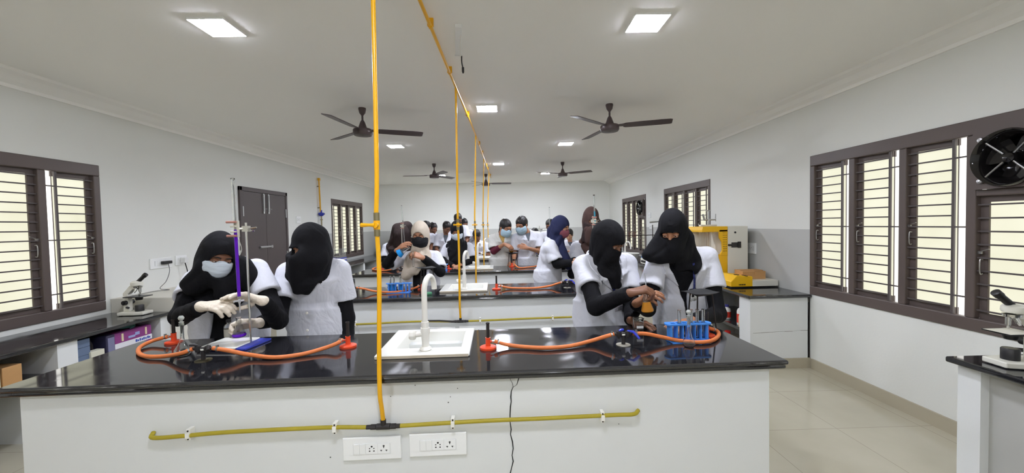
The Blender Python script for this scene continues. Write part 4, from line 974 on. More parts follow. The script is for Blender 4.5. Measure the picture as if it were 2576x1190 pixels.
# hot plate like unit with yellow console and a box on it
t = thing('balance_unit', 'low white laboratory unit with a yellow sloping console', 'apparatus', (2.72, 4.36, KT))
MB().mm(2.70, 2.985, 4.22, 4.50, KT + .014, KT + .078).build('white_body', CREAMP, t, world=True, bevel=.004)
MB().prism([(2.462, KT + .014), (2.70, KT + .014), (2.70, KT + .122), (2.53, KT + .138), (2.462, KT + .07)], 4.22, 4.50, 'y').build('console', YELP, t, world=True, bevel=.004)
MB().mm(2.48, 2.97, 4.25, 4.47, KT, KT + .015).build('plinth', BLKP, t, world=True)
m_ = Matrix.Translation((2.575, 4.30, KT + .134)) @ Matrix.Rotation(math.radians(5), 4, 'Y')
def flat(b): return b.xform(m_)
flat(MB().lathe([(0, .004), (.022, .004), (.024, 0), (0, 0)], (-.02, -.02, 0), 16).lathe([(0, .004), (.016, .004), (.018, 0), (0, 0)], (.005, .0, 0), 14).lathe([(0, .004), (.014, .004), (.016, 0), (0, 0)], (-.015, .012, 0), 14)).build('control_knob', HOLE, t, world=True)
flat(MB().box((.06, -.02, .003), (.014, .045, .006)).box((.055, -.075, .003), (.014, .04, .006))).build('slot_switch', HOLE, t, world=True)
nm = MB()
for k in range(7): nm.mm(2.548 + k * .011, 2.548 + k * .011 + (.008 if k % 2 else .006), 4.2185, 4.2205, KT + .028, KT + .044)
nm.build('name_print', HOLE, t, world=True)
t = thing('cardboard_box', 'small brown cardboard box standing on the low white unit', 'box', (2.79, 4.40, KT + .0785))
MB().mm(-.135, .125, -.075, .085, 0, .088).build('carton', CARD, t, bevel=.002)
MB().mm(-.135, .125, -.03, .085, .088, .095).mm(.0, .06, -.0775, -.072, .05, .088).build('flap', CARD, t)

# bottles on the right counter's shelves
capR = mat('red_cap', (206, 44, 38), .35); capB = mat('blue_cap', (52, 52, 120), .35); plW = mat('white_hdpe', (226, 224, 216), .4); redl = mat('red_label', (206, 58, 40), .5); tanl = mat('tan_bottle', (222, 196, 158), .5)
SR = .36
bots = [(2.50, 4.50, SR, 'blue-capped white bottle with a red label on the right shelf', plW, capB, .235, .05, redl), (2.505, 4.38, SR, 'short white bottle with a red label beside the blue-capped one', plW, capB, .16, .04, redl),
        (2.50, 4.09, SR, 'red-capped white bottle near the end of the right shelf', plW, capR, .235, .048, redl), (2.455, 4.02, SR, 'tan bottle at the very end of the right shelf', tanl, tanl, .17, .03, None),
        (2.49, 4.34, 0, 'red-capped bottle on the floor under the right shelf', plW, capR, .23, .06, None), (2.47, 4.03, 0, 'red-capped bottle at the end under the right shelf', plW, capR, .19, .06, None)]
for k, (y, lab) in enumerate(((5.55, 'red-capped white bottle, nearest seen between the right students'), (5.75, 'second red-capped bottle seen between the right students'), (5.98, 'tan-bodied bottle seen between the right students'), (6.45, 'red-capped bottle beyond the second partition of the right shelf'), (6.75, 'white bottle beyond the second partition of the right shelf'), (7.05, 'red-capped bottle farthest seen on the right shelf'))):
    bots.append((2.48 + .03 * (k % 2), y, SR, lab, tanl if k == 2 else plW, capR if k != 4 else plW, .20 + .02 * (k % 3), .042, redl if k in (0, 3) else None))
for x, y, z, lab, m, cap, h, r, lb in bots: reagent(lab, (x, y, z + .0005), m, cap, h, r, lb, g='reagent bottles on the right shelves')
# far right counter: basin with tap, blue-topped unit, retort stands
t = thing('wash_basin', 'white basin with a white swan tap on the far right counter', 'basin', (2.52, 7.9, KT))
MB().lathe([(0, .0), (.14, .0), (.19, .10), (.2, .12), (.185, .12), (.14, .02), (0, .02)], n=30, M=Matrix.Diagonal((1, 1.1, 1))).build('bowl', CERAM, t, smooth=True)
MB().tube(spline([(-.02, .23, .0), (-.02, .23, .26), (-.0, .17, .335), (.02, .08, .335), (.03, .03, .26), (.03, .02, .2)], 6), .016, 12).build('swan_tap', PVC, t, smooth=True)
t = thing('shaker_unit', 'cream bench unit with a blue top on the far right counter', 'apparatus', (2.60, 6.75, KT))
MB().mm(-.2, .16, -.17, .17, .012, .11).build('body', CREAMP, t, bevel=.006); MB().mm(-.19, .15, -.16, .16, .11, .135).build('blue_top', BLUEP, t, bevel=.006); MB().mm(-.17, .13, -.14, .14, 0, .013).build('feet', BLKP, t)
for k in range(4): MB().cyl((-.205 , -.12 + k * .06, .06), (-.225, -.12 + k * .06, .06), .018, n=12).build('knob', BLKP, t, smooth=True)
for k, (dx, dy) in enumerate(((-.1, -.06), (.02, .02), (.08, -.08))):
    p = Vector((2.60 + dx, 6.75 + dy, KT + .1355)); conical(['small conical flask at the front of the blue-topped unit', 'small conical flask in the middle of the blue-topped unit', 'small conical flask at the back of the blue-topped unit'][k], p, .12, .04, g='flasks on the blue-topped unit')
for k, (x, y, lab) in enumerate(((2.55, 7.2, 'black retort stand left of the tall student'), (2.75, 7.25, 'black retort stand with a wire bundle, right of its twin'))):
    t = thing('retort_stand', lab, 'retort stand', (x, y, KT)); MB().box((0, 0, .01), (.12, .2, .02)).build('base', IRON, t)
    MB().cyl((0, 0, .02), (0, 0, .66 + .03 * k), .007, n=10).build('rod', IRON, t, smooth=True)
    MB().tube([(-.34 if k == 0 else -.12, 0, .50), (.08, 0, .50)], .007, 8).build('cross_bar', IRON, t, smooth=True)
    if k == 0:
        MB().tube([(-.2 + .06 * math.sin(a * 1.3), .05 * math.cos(a * 2.1), .52 + .05 * math.sin(a * 1.7)) for a in np.linspace(0, 14, 60)], .004, 6).build('wire_bundle', mat('copper_wire', (120, 84, 70), .5), t, smooth=True)
# balance with glass shield on the far left counter; oven at the far wall
t = thing('weighing_balance', 'white weighing balance with a clear shield on the far left counter', 'balance', (-3.27, 7.55, KT))
MB().mm(-.12, .12, -.17, .17, 0, .11).build('body', CREAMP, t, bevel=.008); MB().mm(-.125, .125, -.172, .172, .11, .135).build('blue_band', NAVYB, t); MB().mm(-.12, .12, -.17, .17, .135, .16).build('upper_body', CREAMP, t, bevel=.004)
MB().mm(-.125, .125, -.172, .172, .16, .18).build('blue_band', NAVYB, t)
b = MB(); b.mm(-.12, .12, -.17, -.166, .18, .36).mm(-.12, .12, .166, .17, .18, .36).mm(-.12, -.116, -.166, .166, .18, .36).mm(.116, .12, -.166, .166, .18, .36).build('glass_shield', GLASS, t)
MB().lathe([(0, .20), (.05, .20), (.05, .205), (0, .205)], n=20).cyl((0, 0, .18), (0, 0, .2), .01, n=10).build('pan', STEEL, t, smooth=True)
t = thing('oven', 'cream laboratory oven with a dark window at the far wall', 'oven', (-2.75, 10.75, 0))
MB().mm(-.4, .4, -.3, .3, 0, .78).build('stand', BASEW, t); MB().mm(-.33, .36, -.28, .28, .78, 1.38).build('body', CREAMP, t, bevel=.01); MB().mm(-.27, .22, -.285, -.27, 1.02, 1.33).build('window', BLKP, t); MB().mm(.25, .32, -.285, -.27, 1.02, 1.33).build('control_panel', STEEL, t)
# ------------------------------------------------------------------ people: implicit surfaces turned into meshes
V3 = lambda *a: np.array(a, dtype=np.float64)
def nv(v): v = np.asarray(v, float); return v / (np.linalg.norm(v) + 1e-12)
def cap(P, a, b, ra, rb):
    a = np.asarray(a, float); b = np.asarray(b, float); d = b - a; q = P - a
    h = np.clip(q @ d / (d @ d + 1e-12), 0, 1)
    return np.linalg.norm(q - h[:, None] * d, axis=1) - (ra + (rb - ra) * h)
def ell(Q, c, r):
    q = Q - np.asarray(c, float); r = np.asarray(r, float)
    k0 = np.linalg.norm(q / r, axis=1); k1 = np.linalg.norm(q / (r * r), axis=1) + 1e-9
    return k0 * (k0 - 1) / k1
def smin(a, b, k):
    h = np.clip(.5 + .5 * (b - a) / k, 0, 1); return b + (a - b) * h - k * h * (1 - h)
def smax(a, b, k): return -smin(-a, -b, k)
def nets(f, lo, hi, h):
    lo = np.asarray(lo, float); hi = np.asarray(hi, float); n = np.maximum(4, np.ceil((hi - lo) / h).astype(int) + 1)
    ax = [lo[i] + h * np.arange(n[i]) for i in range(3)]
    G = np.stack(np.meshgrid(*ax, indexing='ij'), -1).reshape(-1, 3)
    D = f(G).reshape(n); S = D < 0
    idx = [(i, j, k) for i in (0, 1) for j in (0, 1) for k in (0, 1)]
    sl = lambda A, o: A[o[0]:n[0] - 1 + o[0], o[1]:n[1] - 1 + o[1], o[2]:n[2] - 1 + o[2]]
    cnt = sum(sl(S, o).astype(int) for o in idx); act = (cnt > 0) & (cnt < 8)
    acc = np.zeros(act.shape + (3,)); num = np.zeros(act.shape)
    for o in idx:
        for d in range(3):
            if o[d]: continue
            e = list(o); e[d] = 1; A, B = sl(D, o), sl(D, e); x = (A < 0) != (B < 0)
            t = np.where(x, A / np.where(x, A - B, 1), 0); num += x
            for c in range(3): acc[..., c] += x * (o[c] + (t if c == d else 0))
    vid = -np.ones(act.shape, int); vid[act] = np.arange(act.sum())
    cell = np.argwhere(act); V = lo + h * (cell + acc[act] / num[act][:, None])
    F = []
    for d in range(3):
        e = [0, 0, 0]; e[d] = 1; u, w = (d + 1) % 3, (d + 2) % 3
        A = S[tuple(slice(0, n[c] - (1 if c == d else 0)) for c in range(3))]; B = S[tuple(slice(1 if c == d else 0, n[c]) for c in range(3))]
        x = np.argwhere(A != B)
        x = x[(x[:, u] > 0) & (x[:, w] > 0) & (x[:, u] < n[u] - 1) & (x[:, w] < n[w] - 1)]
        if not len(x): continue
        eu = np.eye(3, dtype=int)[u]; ew = np.eye(3, dtype=int)[w]
        q = [vid[tuple(y.T)] for y in (x - eu - ew, x - ew, x, x - eu)]
        q = np.stack(q, 1); fl = A[tuple(x.T)]
        q[~fl] = q[~fl][:, ::-1]; F.append(q)
    F = np.concatenate(F) if F else np.zeros((0, 4), int)
    return V, F[(F >= 0).all(1)]
def sdf_obj(name, f, lo, hi, h, m, parent, mb=None):
    V, F = nets(f, lo, hi, h)
    b = mb or MB(); b.add(V.tolist(), F.tolist())
    if mb is not None: return b
    if not len(F): return None
    return fast_build(b, name, m, parent)
def fast_build(b, name, m, parent):
    me = bpy.data.meshes.new(name); o_ = XF[root_of(parent).name].translation
    me.from_pydata([(v[0] - o_.x, v[1] - o_.y, v[2] - o_.z) for v in b.v], [], b.f)
    ms = m if isinstance(m, (list, tuple)) else [m]
    for q in ms: me.materials.append(q)
    if len(ms) > 1: me.polygons.foreach_set('material_index', b.m)
    me.polygons.foreach_set('use_smooth', [True] * len(me.polygons)); me.update()
    o = bpy.data.objects.new(name, me); C.objects.link(o); o.parent = parent
    return o
def ik(S, W, pole, l1=.27, l2=.25):
    S, W = np.array(S, float), np.array(W, float); d = W - S; L = np.linalg.norm(d); L2 = min(L, (l1 + l2) * .995); u = d / L
    x = (l1 * l1 - l2 * l2 + L2 * L2) / (2 * L2); hgt = math.sqrt(max(0, l1 * l1 - x * x))
    p = np.array(pole, float); p = nv(p - u * (p @ u)); return S + u * x * (L / L2) + p * hgt
def head_sdf(Q):
    d = smin(ell(Q, (0, -.014, .03), (.074, .092, .088)), ell(Q, (0, .016, -.035), (.061, .072, .080)), .03)
    d = smin(d, ell(Q, (0, .048, -.088), (.032, .032, .026)), .03)
    d = smin(d, ell(Q, (0, .068, .024), (.052, .020, .012)), .02)
    for s in (-1, 1):
        d = smin(d, ell(Q, (s * .038, .060, -.028), (.024, .024, .024)), .02)
        d = smax(d, -ell(Q, (s * .031, .100, .0), (.020, .018, .013)), .012)
        d = smin(d, ell(Q, (s * .073, -.008, -.012), (.010, .017, .030)), .008)
        d = smin(d, ell(Q, (s * .012, .096, -.036), (.008, .010, .007)), .01)
    d = smin(d, cap(Q, (0, .084, .004), (0, .106, -.034), .008, .0115), .012)
    d = smin(d, ell(Q, (0, .083, -.060), (.023, .012, .006)), .008); d = smin(d, ell(Q, (0, .082, -.070), (.020, .012, .007)), .008)
    return d
def finger_chain(base, d, n, lens, bends):
    pts = [base]; s = np.cross(d, n); cur = d
    for l, b in zip(lens, bends):
        cur = nv(cur * math.cos(b) + n * math.sin(b)); n = nv(n - cur * (n @ cur)); pts.append(pts[-1] + cur * l)
    return pts
def hand_prims(W, d, n, right, curl, spread=.06, thumb=.5, k=1.0, pinch=False):
    d = nv(d); n = nv(np.asarray(n, float) - d * (np.asarray(n, float) @ d)); s = np.cross(d, n) if right else np.cross(n, d); W = np.asarray(W, float)
    pr = []; cs = curl if isinstance(curl, (list, tuple)) else [curl] * 4
    kn = []
    for i, (o, l) in enumerate(((.027, .082), (.009, .086), (-.009, .082), (-.025, .074))):
        b = W + s * o * k + d * l * k; kn.append(b)
        pr.append((W + s * o * .55 * k + d * .012 * k, b, .0145 * k, .0112 * k))
        L = [(.043, .026, .021), (.047, .029, .022), (.044, .027, .021), (.034, .021, .019)][i]
        dd = nv(d + s * (spread * (1.5 - i)))
        c = cs[i]; pt = finger_chain(b, dd, n, [x * k for x in L], (c * .75, c * .95, c * .6))
        for a, e, r0, r1 in zip(pt, pt[1:], (.0098, .0090, .0082), (.0090, .0082, .0070)): pr.append((a, e, r0 * k, r1 * k))
    tb = W + s * .024 * k + d * .026 * k + n * .006
    td = nv(s * .75 + d * .62 + n * thumb); t1 = tb + td * .042 * k
    td2 = nv(td + d * .55 - s * .35 + n * thumb * .3); t2 = t1 + td2 * .032 * k; t3 = t2 + nv(td2 + d * .2 + n * .1) * .026 * k
    for a, e, r0, r1 in ((tb, t1, .0150, .0112), (t1, t2, .0110, .0098), (t2, t3, .0098, .0078)): pr.append((a, e, r0 * k, r1 * k))
    return pr, kn
def prim_sdf(P, prims, k):
    d = None
    for a, b, r0, r1 in prims:
        e = cap(P, a, b, r0, r1); d = e if d is None else smin(d, e, k)
    return d
def seg_sdf(pr, wrist, k=.006, off=0):
    def f(P):
        lo = None
        d = prim_sdf(P, pr['palm'], .012)
        for fg in pr['fingers']: d = smin(d, prim_sdf(P, fg, .003), k)
        return d - off
    return f
def split_hand(pr):
    palm = [p for i, p in enumerate(pr[:16]) if i % 4 == 0]; fing = [[p for p in pr[i + 1:i + 4]] for i in (0, 4, 8, 12)] + [pr[16:]]
    return {'palm': palm, 'fingers': fing}
def bounds(pts, m): p = np.array(pts); return p.min(0) - m, p.max(0) + m

def person(label, hip, neck, head, face, shR, shL, armR, armL, cover='hijab', covermat=None, coat=COATW, skin=SKIN, dress=BLACKD, sleeve=True, mask=None,
           opening=((-1, -.01), (1.1, -.01)), u0=0., drape=(), group=None, h=.009, hh=.004, look=0., lapel=True, sleeve_len=.8, glove=None, hair_extra=(), wide=1.0, drape_r=(.19, .19, .16), collar=True, long_sleeve_m=None, buttons=(), coat_len=.50, mask_strings=False, scarf=None, headscale=1.0, fold=1.0, neck_r=(.07, .078), mask_scale=1.12, open_r=(.058, .085, .070), no_face=False):
    A = lambda v: np.array(v, float)
    hip, neck, head, shR, shL = A(hip), A(neck), A(head), A(shR), A(shL)
    root = thing('person', label, 'person', (float(hip[0]), float(hip[1]), 0), group=group)
    ax = nv(neck - hip); L = np.linalg.norm(neck - hip); r = shR - shL; r = nv(r - ax * (r @ ax)); fw = np.cross(ax, r)
    hr = nv(V3(r[0], r[1], 0)); hf = np.cross(V3(0, 0, 1), hr)
    fy = nv(face); up = nv(neck * 0 + V3(0, 0, 1) + look * r); up = nv(up - fy * (up @ fy)); fx = np.cross(fy, up)
    RH = np.stack([fx, fy, up], 1)
    toH = lambda P: (P - head) @ RH / headscale
    H = lambda *p: head + RH @ (A(p) * headscale)
    def tc(P): q = P - hip; return q @ r, q @ fw, q @ ax / L
    eR, wR = A(armR['e']), A(armR['w']); eL, wL = A(armL['e']), A(armL['w'])
    # --- generic trunk with half widths a, b at stations t
    T = [-.25, 0, .35, .6, .76, .9, 1.0]
    def trunk(P, a, b, c):
        u, v, t = tc(P); av = np.interp(t, T, a) * wide; bv = np.interp(t, T, b); cv = np.interp(t, T, c)
        q = np.sqrt((u / av) ** 2 + ((v - cv) / bv) ** 2); d = (q - 1) * np.minimum(av, bv)
        return np.maximum(d, np.maximum((t - 1.02) * L, (-.12 - t) * L))
    def skirt(P, a0, b0, a1, b1, zb, ctr=0):
        q = P - hip; u, v = q @ hr, q @ hf; k = np.clip((hip[2] + .02 - P[:, 2]) / (hip[2] - zb), 0, 1)
        av = (a0 + (a1 - a0) * k) * wide; bv = b0 + (b1 - b0) * k
        d = (np.sqrt((u / av) ** 2 + (v / bv) ** 2) - 1) * np.minimum(av, bv)
        return np.maximum(d, np.maximum(zb - P[:, 2], P[:, 2] - hip[2] - .05))
    def folds(P, amp):
        u, v, t = tc(P); w = t * L; ph = hip[0] * 7
        rg = lambda x: 1 - 2 * np.abs(np.sin(x)) ** .8
        x, z = P[:, 0] + .6 * P[:, 1], P[:, 2]
        n = .55 * rg(11 * u + 5 * w + 1.6 * np.sin(7 * w + ph) + 1.2 * np.sin(9 * u) + ph) * np.clip(.55 + .6 * np.sin(6 * w + 5 * u + ph), 0, 1)
        n += .8 * rg(15 * w + 13 * np.abs(u - .02) + 1.8 * np.sin(11 * u + ph) + ph) * np.clip(1.1 - np.abs(t - .38) * 2.0, 0, 1) * np.clip(.5 + .7 * np.sin(8 * u + 3 * w + 2 * ph), 0, 1)
        n += 1.15 * rg(24 * z + 10 * x + 1.5 * np.sin(17 * x + ph)) * np.clip(np.abs(u) * 8 - 1.1, 0, 1) * np.clip(.5 + .6 * np.sin(14 * x + 5 * z + ph), 0, 1)
        return amp * fold * n
    def c_full(P, off=0):
        d = trunk(P, (.19, .185, .168, .178, .18, .155, .078), (.15, .145, .128, .138, .142, .105, .075), (0, 0, .0, .008, .014, .0, -.005))
        d = smin(d, cap(P, shR * .96 + shL * .04 - ax * .012, shL * .96 + shR * .04 - ax * .012, .062, .062), .05)
        d = smin(d, cap(P, (shR + shL) / 2 * .5 + neck * .5, neck, .07, .06), .04)
        d = smin(d, skirt(P, .19, .145, .225, .185, hip[2] - coat_len), .05)
        for s in (shR, shL): d = smin(d, cap(P, neck - ax * .035, s + (neck - s) * .12 - ax * .004, .066, .060), .04)
        for s, e in ((shR, eR), (shL, eL)):
            se = s + (e - s) * sleeve_len; sd = nv(e - s)
            c = cap(P, s - ax * .008, s + (e - s) * (sleeve_len + .15), .063, .084); c = smax(c, (P - se) @ sd, .012)
            d = smin(d, c, .022)
        return d + folds(P, .0052) - off
    def c_cut(P):
        d = c_full(P)
        for s, e in ((shR, eR), (shL, eL)):
            se = s + (e - s) * sleeve_len; sd = nv(e - s)
            d = np.maximum(d, -np.maximum(cap(P, s + (e - s) * .5, s + (e - s) * 1.1, .056, .062), (se - .05 * sd - P) @ sd))
        u, v, t = tc(P); w = np.interp(t, [o[0] for o in opening], [o[1] for o in opening])
        o = np.abs(u - u0) - w; d = smax(d, -np.maximum(o, -v), .014)
        return np.maximum(d, -cap(P, neck - ax * .03, neck + ax * .15, .058, .07))
    # --- body (skin): one continuous mesh
    mb = MB()
    feet = [hip + hr * .10, hip - hr * .10]; feet = [V3(f[0], f[1], 0) for f in feet]
    def body(P):
        d = trunk(P, (.15, .15, .12, .135, .14, .12, .06), (.10, .10, .088, .098, .104, .075, .055), (0, 0, 0, .005, .01, 0, 0))
        d = smin(d, cap(P, shR - ax * .01, shL - ax * .01, .042, .042), .04)
        d = smin(d, cap(P, neck - ax * .02, H(0, -.022, -.06), .056, .052), .03)
        for s, e, w in ((shR, eR, wR), (shL, eL, wL)):
            d = smin(d, cap(P, s, e, .045, .037), .03); d = smin(d, cap(P, e, w, .038, .026), .02)
        for sg, ft in ((1, feet[0]), (-1, feet[1])):
            hp = hip + hr * .085 * sg - V3(0, 0, .03); kn_ = (hp + ft) / 2 + hf * .02 + V3(0, 0, .02); an = ft + V3(0, 0, .08)
            d = smin(d, cap(P, hp, kn_, .078, .052), .03); d = smin(d, cap(P, kn_, an, .050, .036), .02); d = smin(d, cap(P, ft + V3(0, 0, .035), ft + hf * .12 + V3(0, 0, .03), .032, .026), .02)
        return d
    lo, hi = bounds([hip, neck, shR, shL, eR, eL, wR, wL, *feet, feet[0] + hf * .15, feet[1] + hf * .15], .09); lo[2] = -.01
    sdf_obj('body', body, lo, hi, max(.011, h * 1.15), None, None, mb)
    hf_ = lambda P: smin(head_sdf(toH(P)) * headscale, cap(P, neck, H(0, -.022, -.05), .05, .05), .03)
    sdf_obj('body', hf_, head - .17, head + .17, min(hh * 1.1, .006), None, None, mb)
    hands = []
    for arm, e, w, right in ((armR, eR, wR, True), (armL, eL, wL, False)):
        if arm.get('hide'): continue
        dd = nv(arm.get('d', w - e)); pr, kn = hand_prims(w + dd * .012, dd, arm.get('n', (0, .3, -1)), right, arm.get('curl', .5), thumb=arm.get('thumb', .45), spread=arm.get('spread', .06))
        hp = split_hand(pr); f0 = seg_sdf(hp, w)
        fa = lambda P, f0=f0, e=e, w=w: smin(f0(P), cap(P, w + (e - w) * .35, w, .030, .0245), .018)
        allp = [p for q in pr for p in q[:2]] + [w + (e - w) * .3]
        lo2, hi2 = bounds(allp, .02); sdf_obj('body', fa, lo2, hi2, hh, None, None, mb); hands.append((arm, hp, w, e, lo2, hi2))
    n_sk = len(mb.f)
    def ball(c, rad, mi, sc=(1, 1, 1)):
        mb.mi = mi; vs = []; fs = []; N, K = 12, 8
        for i in range(K + 1):
            for j in range(N):
                a, b = PI * i / K, 2 * PI * j / N; p = V3(math.sin(a) * math.cos(b) * sc[0], math.cos(a) * sc[1], math.sin(a) * math.sin(b) * sc[2]) * rad
                vs.append(tuple(H(*(A(c) + p))))
        for i in range(K):
            for j in range(N): fs.append((i * N + j, i * N + (j + 1) % N, (i + 1) * N + (j + 1) % N, (i + 1) * N + j))
        mb.add(vs, fs)
    for s in (-1, 1):
        ball((s * .031, .0775, .0), .0125, 1); ball((s * .031, .0862, -.0035), .0062, 2, (1, .75, 1))
        ball((s * .031, .0792, .0048), .0155, 0, (1.1, .80, .62)); ball((s * .031, .0792, -.0098), .0138, 0, (1.15, .8, .48))
        mb.mi = 3; mb.tube([H(s * .013, .091, .0215), H(s * .03, .0915, .027), H(s * .048, .077, .0215)], [.003, .0042, .002], 6)
    ball((0, .0865, -.0605), .012, 4, (1.6, .75, .42)); ball((0, .0862, -.0695), .011, 4, (1.4, .75, .5))
    fast_build(mb, 'body', [skin, EYEW, IRIS, HAIR, LIPS], root)
    for arm, hp, w, e, lo2, hi2 in hands:
        if glove is not None and arm.get('glove', True):
            g0 = seg_sdf(hp, w, off=.0022)
            gf = lambda P, g0=g0, w=w, e=e: smax(smin(g0(P), cap(P, w + nv(e - w) * .08, w, .037, .030), .012), (P - (w + nv(e - w) * .035)) @ nv(e - w), .009)
            sdf_obj('glove', gf, lo2 - .045, hi2 + .045, hh, glove, root)
    # --- dress
    def dressf(P):
        d = trunk(P, (.165, .165, .142, .155, .158, .135, .066), (.125, .122, .106, .117, .122, .088, .062), (0, 0, 0, .007, .012, 0, 0))
        d = smin(d, cap(P, shR - ax * .012, shL - ax * .012, .05, .05), .04)
        d = smin(d, skirt(P, .165, .122, .20, .17, .06), .04)
        if sleeve:
            for s, e, w in ((shR, eR, wR), (shL, eL, wL)):
                d = smin(d, smin(cap(P, s, e, .054, .050), cap(P, e, w + (w - e) * .0, .052, .040), .02), .02)
                d = smax(d, np.where(cap(P, e, w, .06, .06) < 0, (P - w - nv(w - e) * .004) @ nv(w - e), -1), .01)
        u, v, t = tc(P)
        return d + .0025 * np.sin(34 * P[:, 2] + 21 * P[:, 0] + 2 * np.sin(17 * P[:, 2])) * np.sin(27 * P[:, 0] - 13 * P[:, 1])
    lo, hi = bounds([hip, neck, shR, shL] + ([eR, eL, wR, wL] if sleeve else []), .085); lo[2] = .04; c0 = V3(hip[0], hip[1], 0)
    lo = np.minimum(lo, [hip[0] - .26, hip[1] - .26, lo[2]]); hi = np.maximum(hi, [hip[0] + .26, hip[1] + .26, hi[2]])
    sdf_obj('dress', dressf, lo, hi, max(.0095, h), dress, root)
    for ft in feet:
        sdf_obj('shoe', lambda P, ft=ft: np.maximum(smin(cap(P, ft + V3(0, 0, .04) - hf * .03, ft + hf * .08 + V3(0, 0, .038), .046, .044), cap(P, ft + hf * .08 + V3(0, 0, .035), ft + hf * .14 + V3(0, 0, .03), .044, .036), .02), .001 - P[:, 2]), ft - [.2, .2, .01], ft + [.2, .2, .1], .010, SHOE, root)
    if long_sleeve_m is not None:
        for s, e, w, f in ((shR, eR, wR, .45), (shL, eL, wL, .45)):
            sdf_obj('sleeve', lambda P: smin(cap(P, s, e, .05, .048), cap(P, e, e + (w - e) * f, .048, .045), .02), *bounds([s, e, e + (w - e) * f], .06), h, long_sleeve_m, root)
    # --- white coat
    if coat is not None:
        pts = [hip, neck, shR, shL, shR + (eR - shR) * sleeve_len, shL + (eL - shL) * sleeve_len]
        lo, hi = bounds(pts, .11); lo[2] = hip[2] - coat_len - .03
        lo = np.minimum(lo, [hip[0] - .28, hip[1] - .27, lo[2]]); hi = np.maximum(hi, [hip[0] + .28, hip[1] + .27, hi[2]])
        co = sdf_obj('lab_coat', c_cut, lo, hi, h, coat, root)
        def surf(u, t, off=.0):
            o = hip + r * u + ax * t * L; v = np.linspace(-.02, .26, 141); P = o + v[:, None] * fw; d = c_full(P)
            k = np.where((d[:-1] < 0) & (d[1:] >= 0))[0]; k = k[-1] if len(k) else 60
            return o + fw * (v[k] + off)
        if lapel:
            def lap(P):
                u, v, t = tc(P); w = np.interp(t, [o[0] for o in opening], [o[1] for o in opening]); o = np.abs(u - u0) - np.maximum(w, 0)
                lw = np.interp(t, [.5, .78, .8, .97, 1.05], [.004, .065, .045, .055, .05])
                cf = c_full(P); d = np.maximum(cf - .0065, -cf - .014); d = np.maximum(d, np.maximum(-o + .001, o - lw)); d = np.maximum(d, -v + .015); return np.maximum(d, (.5 - t) * L)
            def col(P):
                q = P - neck; z = q @ ax; rad = np.sqrt((q @ r) ** 2 + (q @ fw + .005) ** 2); d = np.abs(rad - (.077 + .35 * (.03 - z))) - .0055
                d = np.maximum(d, np.abs(z - .012) - .026); return np.maximum(d, (q @ fw) - .045)
            V, F = nets(lambda P: smin(lap(P), col(P), .004), *bounds([neck + ax * .07, neck - r * .16, neck + r * .16, neck + fw * .17 - ax * .05, neck - ax * .5 * L + fw * .17, neck - fw * .1, neck - ax * L * .5], .02), min(h, .006))
            b = MB(); b.add(V.tolist(), F.tolist()); fast_build(b, 'collar', coat, co if co else root)
        for (u, t) in buttons:
            p = surf(u, t, .001); q = Vector(fw).to_track_quat('Z', 'Y').to_matrix()
            b = MB().lathe([(0, .003), (.005, .0035), (.008, .003), (.0085, 0), (0, 0)], tuple(p), 14, q); fast_build(b, 'button', PVC, co)
    else: surf = lambda u, t, off=0: hip + r * u + ax * t * L + fw * (.13 + off)
    # --- head covering
    cm = covermat or BLACKC
    if cover in ('hijab', 'niqab'):
        dr = [(A(a), A(b), r0, r1) for a, b, r0, r1 in drape]
        def hij(P):
            Q = toH(P); d = ell(Q, (0, -.016, .016), (.088, .116, .120)); d = smin(d, ell(Q, (0, .010 if cover == 'niqab' else .006, -.048), (.076, .096 if cover == 'niqab' else .092, .098)), .04); d = smin(d, ell(Q, (0, .085, -.040), (.024, .036, .034)), .02) if cover == 'niqab' else d
            d = smin(d * headscale, cap(P, H(0, -.025, -.06), neck - ax * .02, neck_r[0], neck_r[1]), .05)
            s = np.abs(c_full(P) - .010) - .009; q = P - (neck + fw * .03 - ax * .06); rg = ell(np.stack([q @ r, q @ fw, q @ ax], 1), (0, 0, 0), drape_r)
            d = smin(d, np.maximum(s, rg), .035)
            for a, b, r0, r1 in dr: d = smin(d, cap(P, a, b, r0, r1), .045)
            u, v, t = tc(P); ang = np.arctan2(u, v); low = np.clip((head[2] + .03 - P[:, 2]) / .12, 0, 1)
            zz = P[:, 2] - head[2]; d = d + low * .006 * (1 - 2 * np.abs(np.sin(3.4 * ang + 9 * zz + .9 * np.sin(3 * ang + 17 * zz))) ** .7) + low * .003 * np.sin(26 * zz + 4 * ang + 1.4 * np.sin(5 * ang)) + .0014 * np.sin(46 * Q[:, 2] + 30 * Q[:, 1] + 9 * Q[:, 0]) 
            if cover == 'niqab': cut = ell(Q, (0, .105, .003), (.058, .085, .021))
            else: cut = ell(Q, (0, .105, -.020), open_r)
            if no_face: return d - .014
            return smax(d, -cut, .004)
        pts = [head, neck, neck - ax * .24 + fw * .15, neck - ax * .1 + r * .18, neck - ax * .1 - r * .18] + [p for a, b, r0, r1 in dr for p in (a, b)]
        lo, hi = bounds(pts, .145); lo = np.minimum(lo, head - .18); hi = np.maximum(hi, head + .18)
        sdf_obj('headscarf', hij, lo, hi, min(h, .0075), cm, root)
    else:
        hx = [(A(a), A(b), r0, r1) for a, b, r0, r1 in hair_extra]
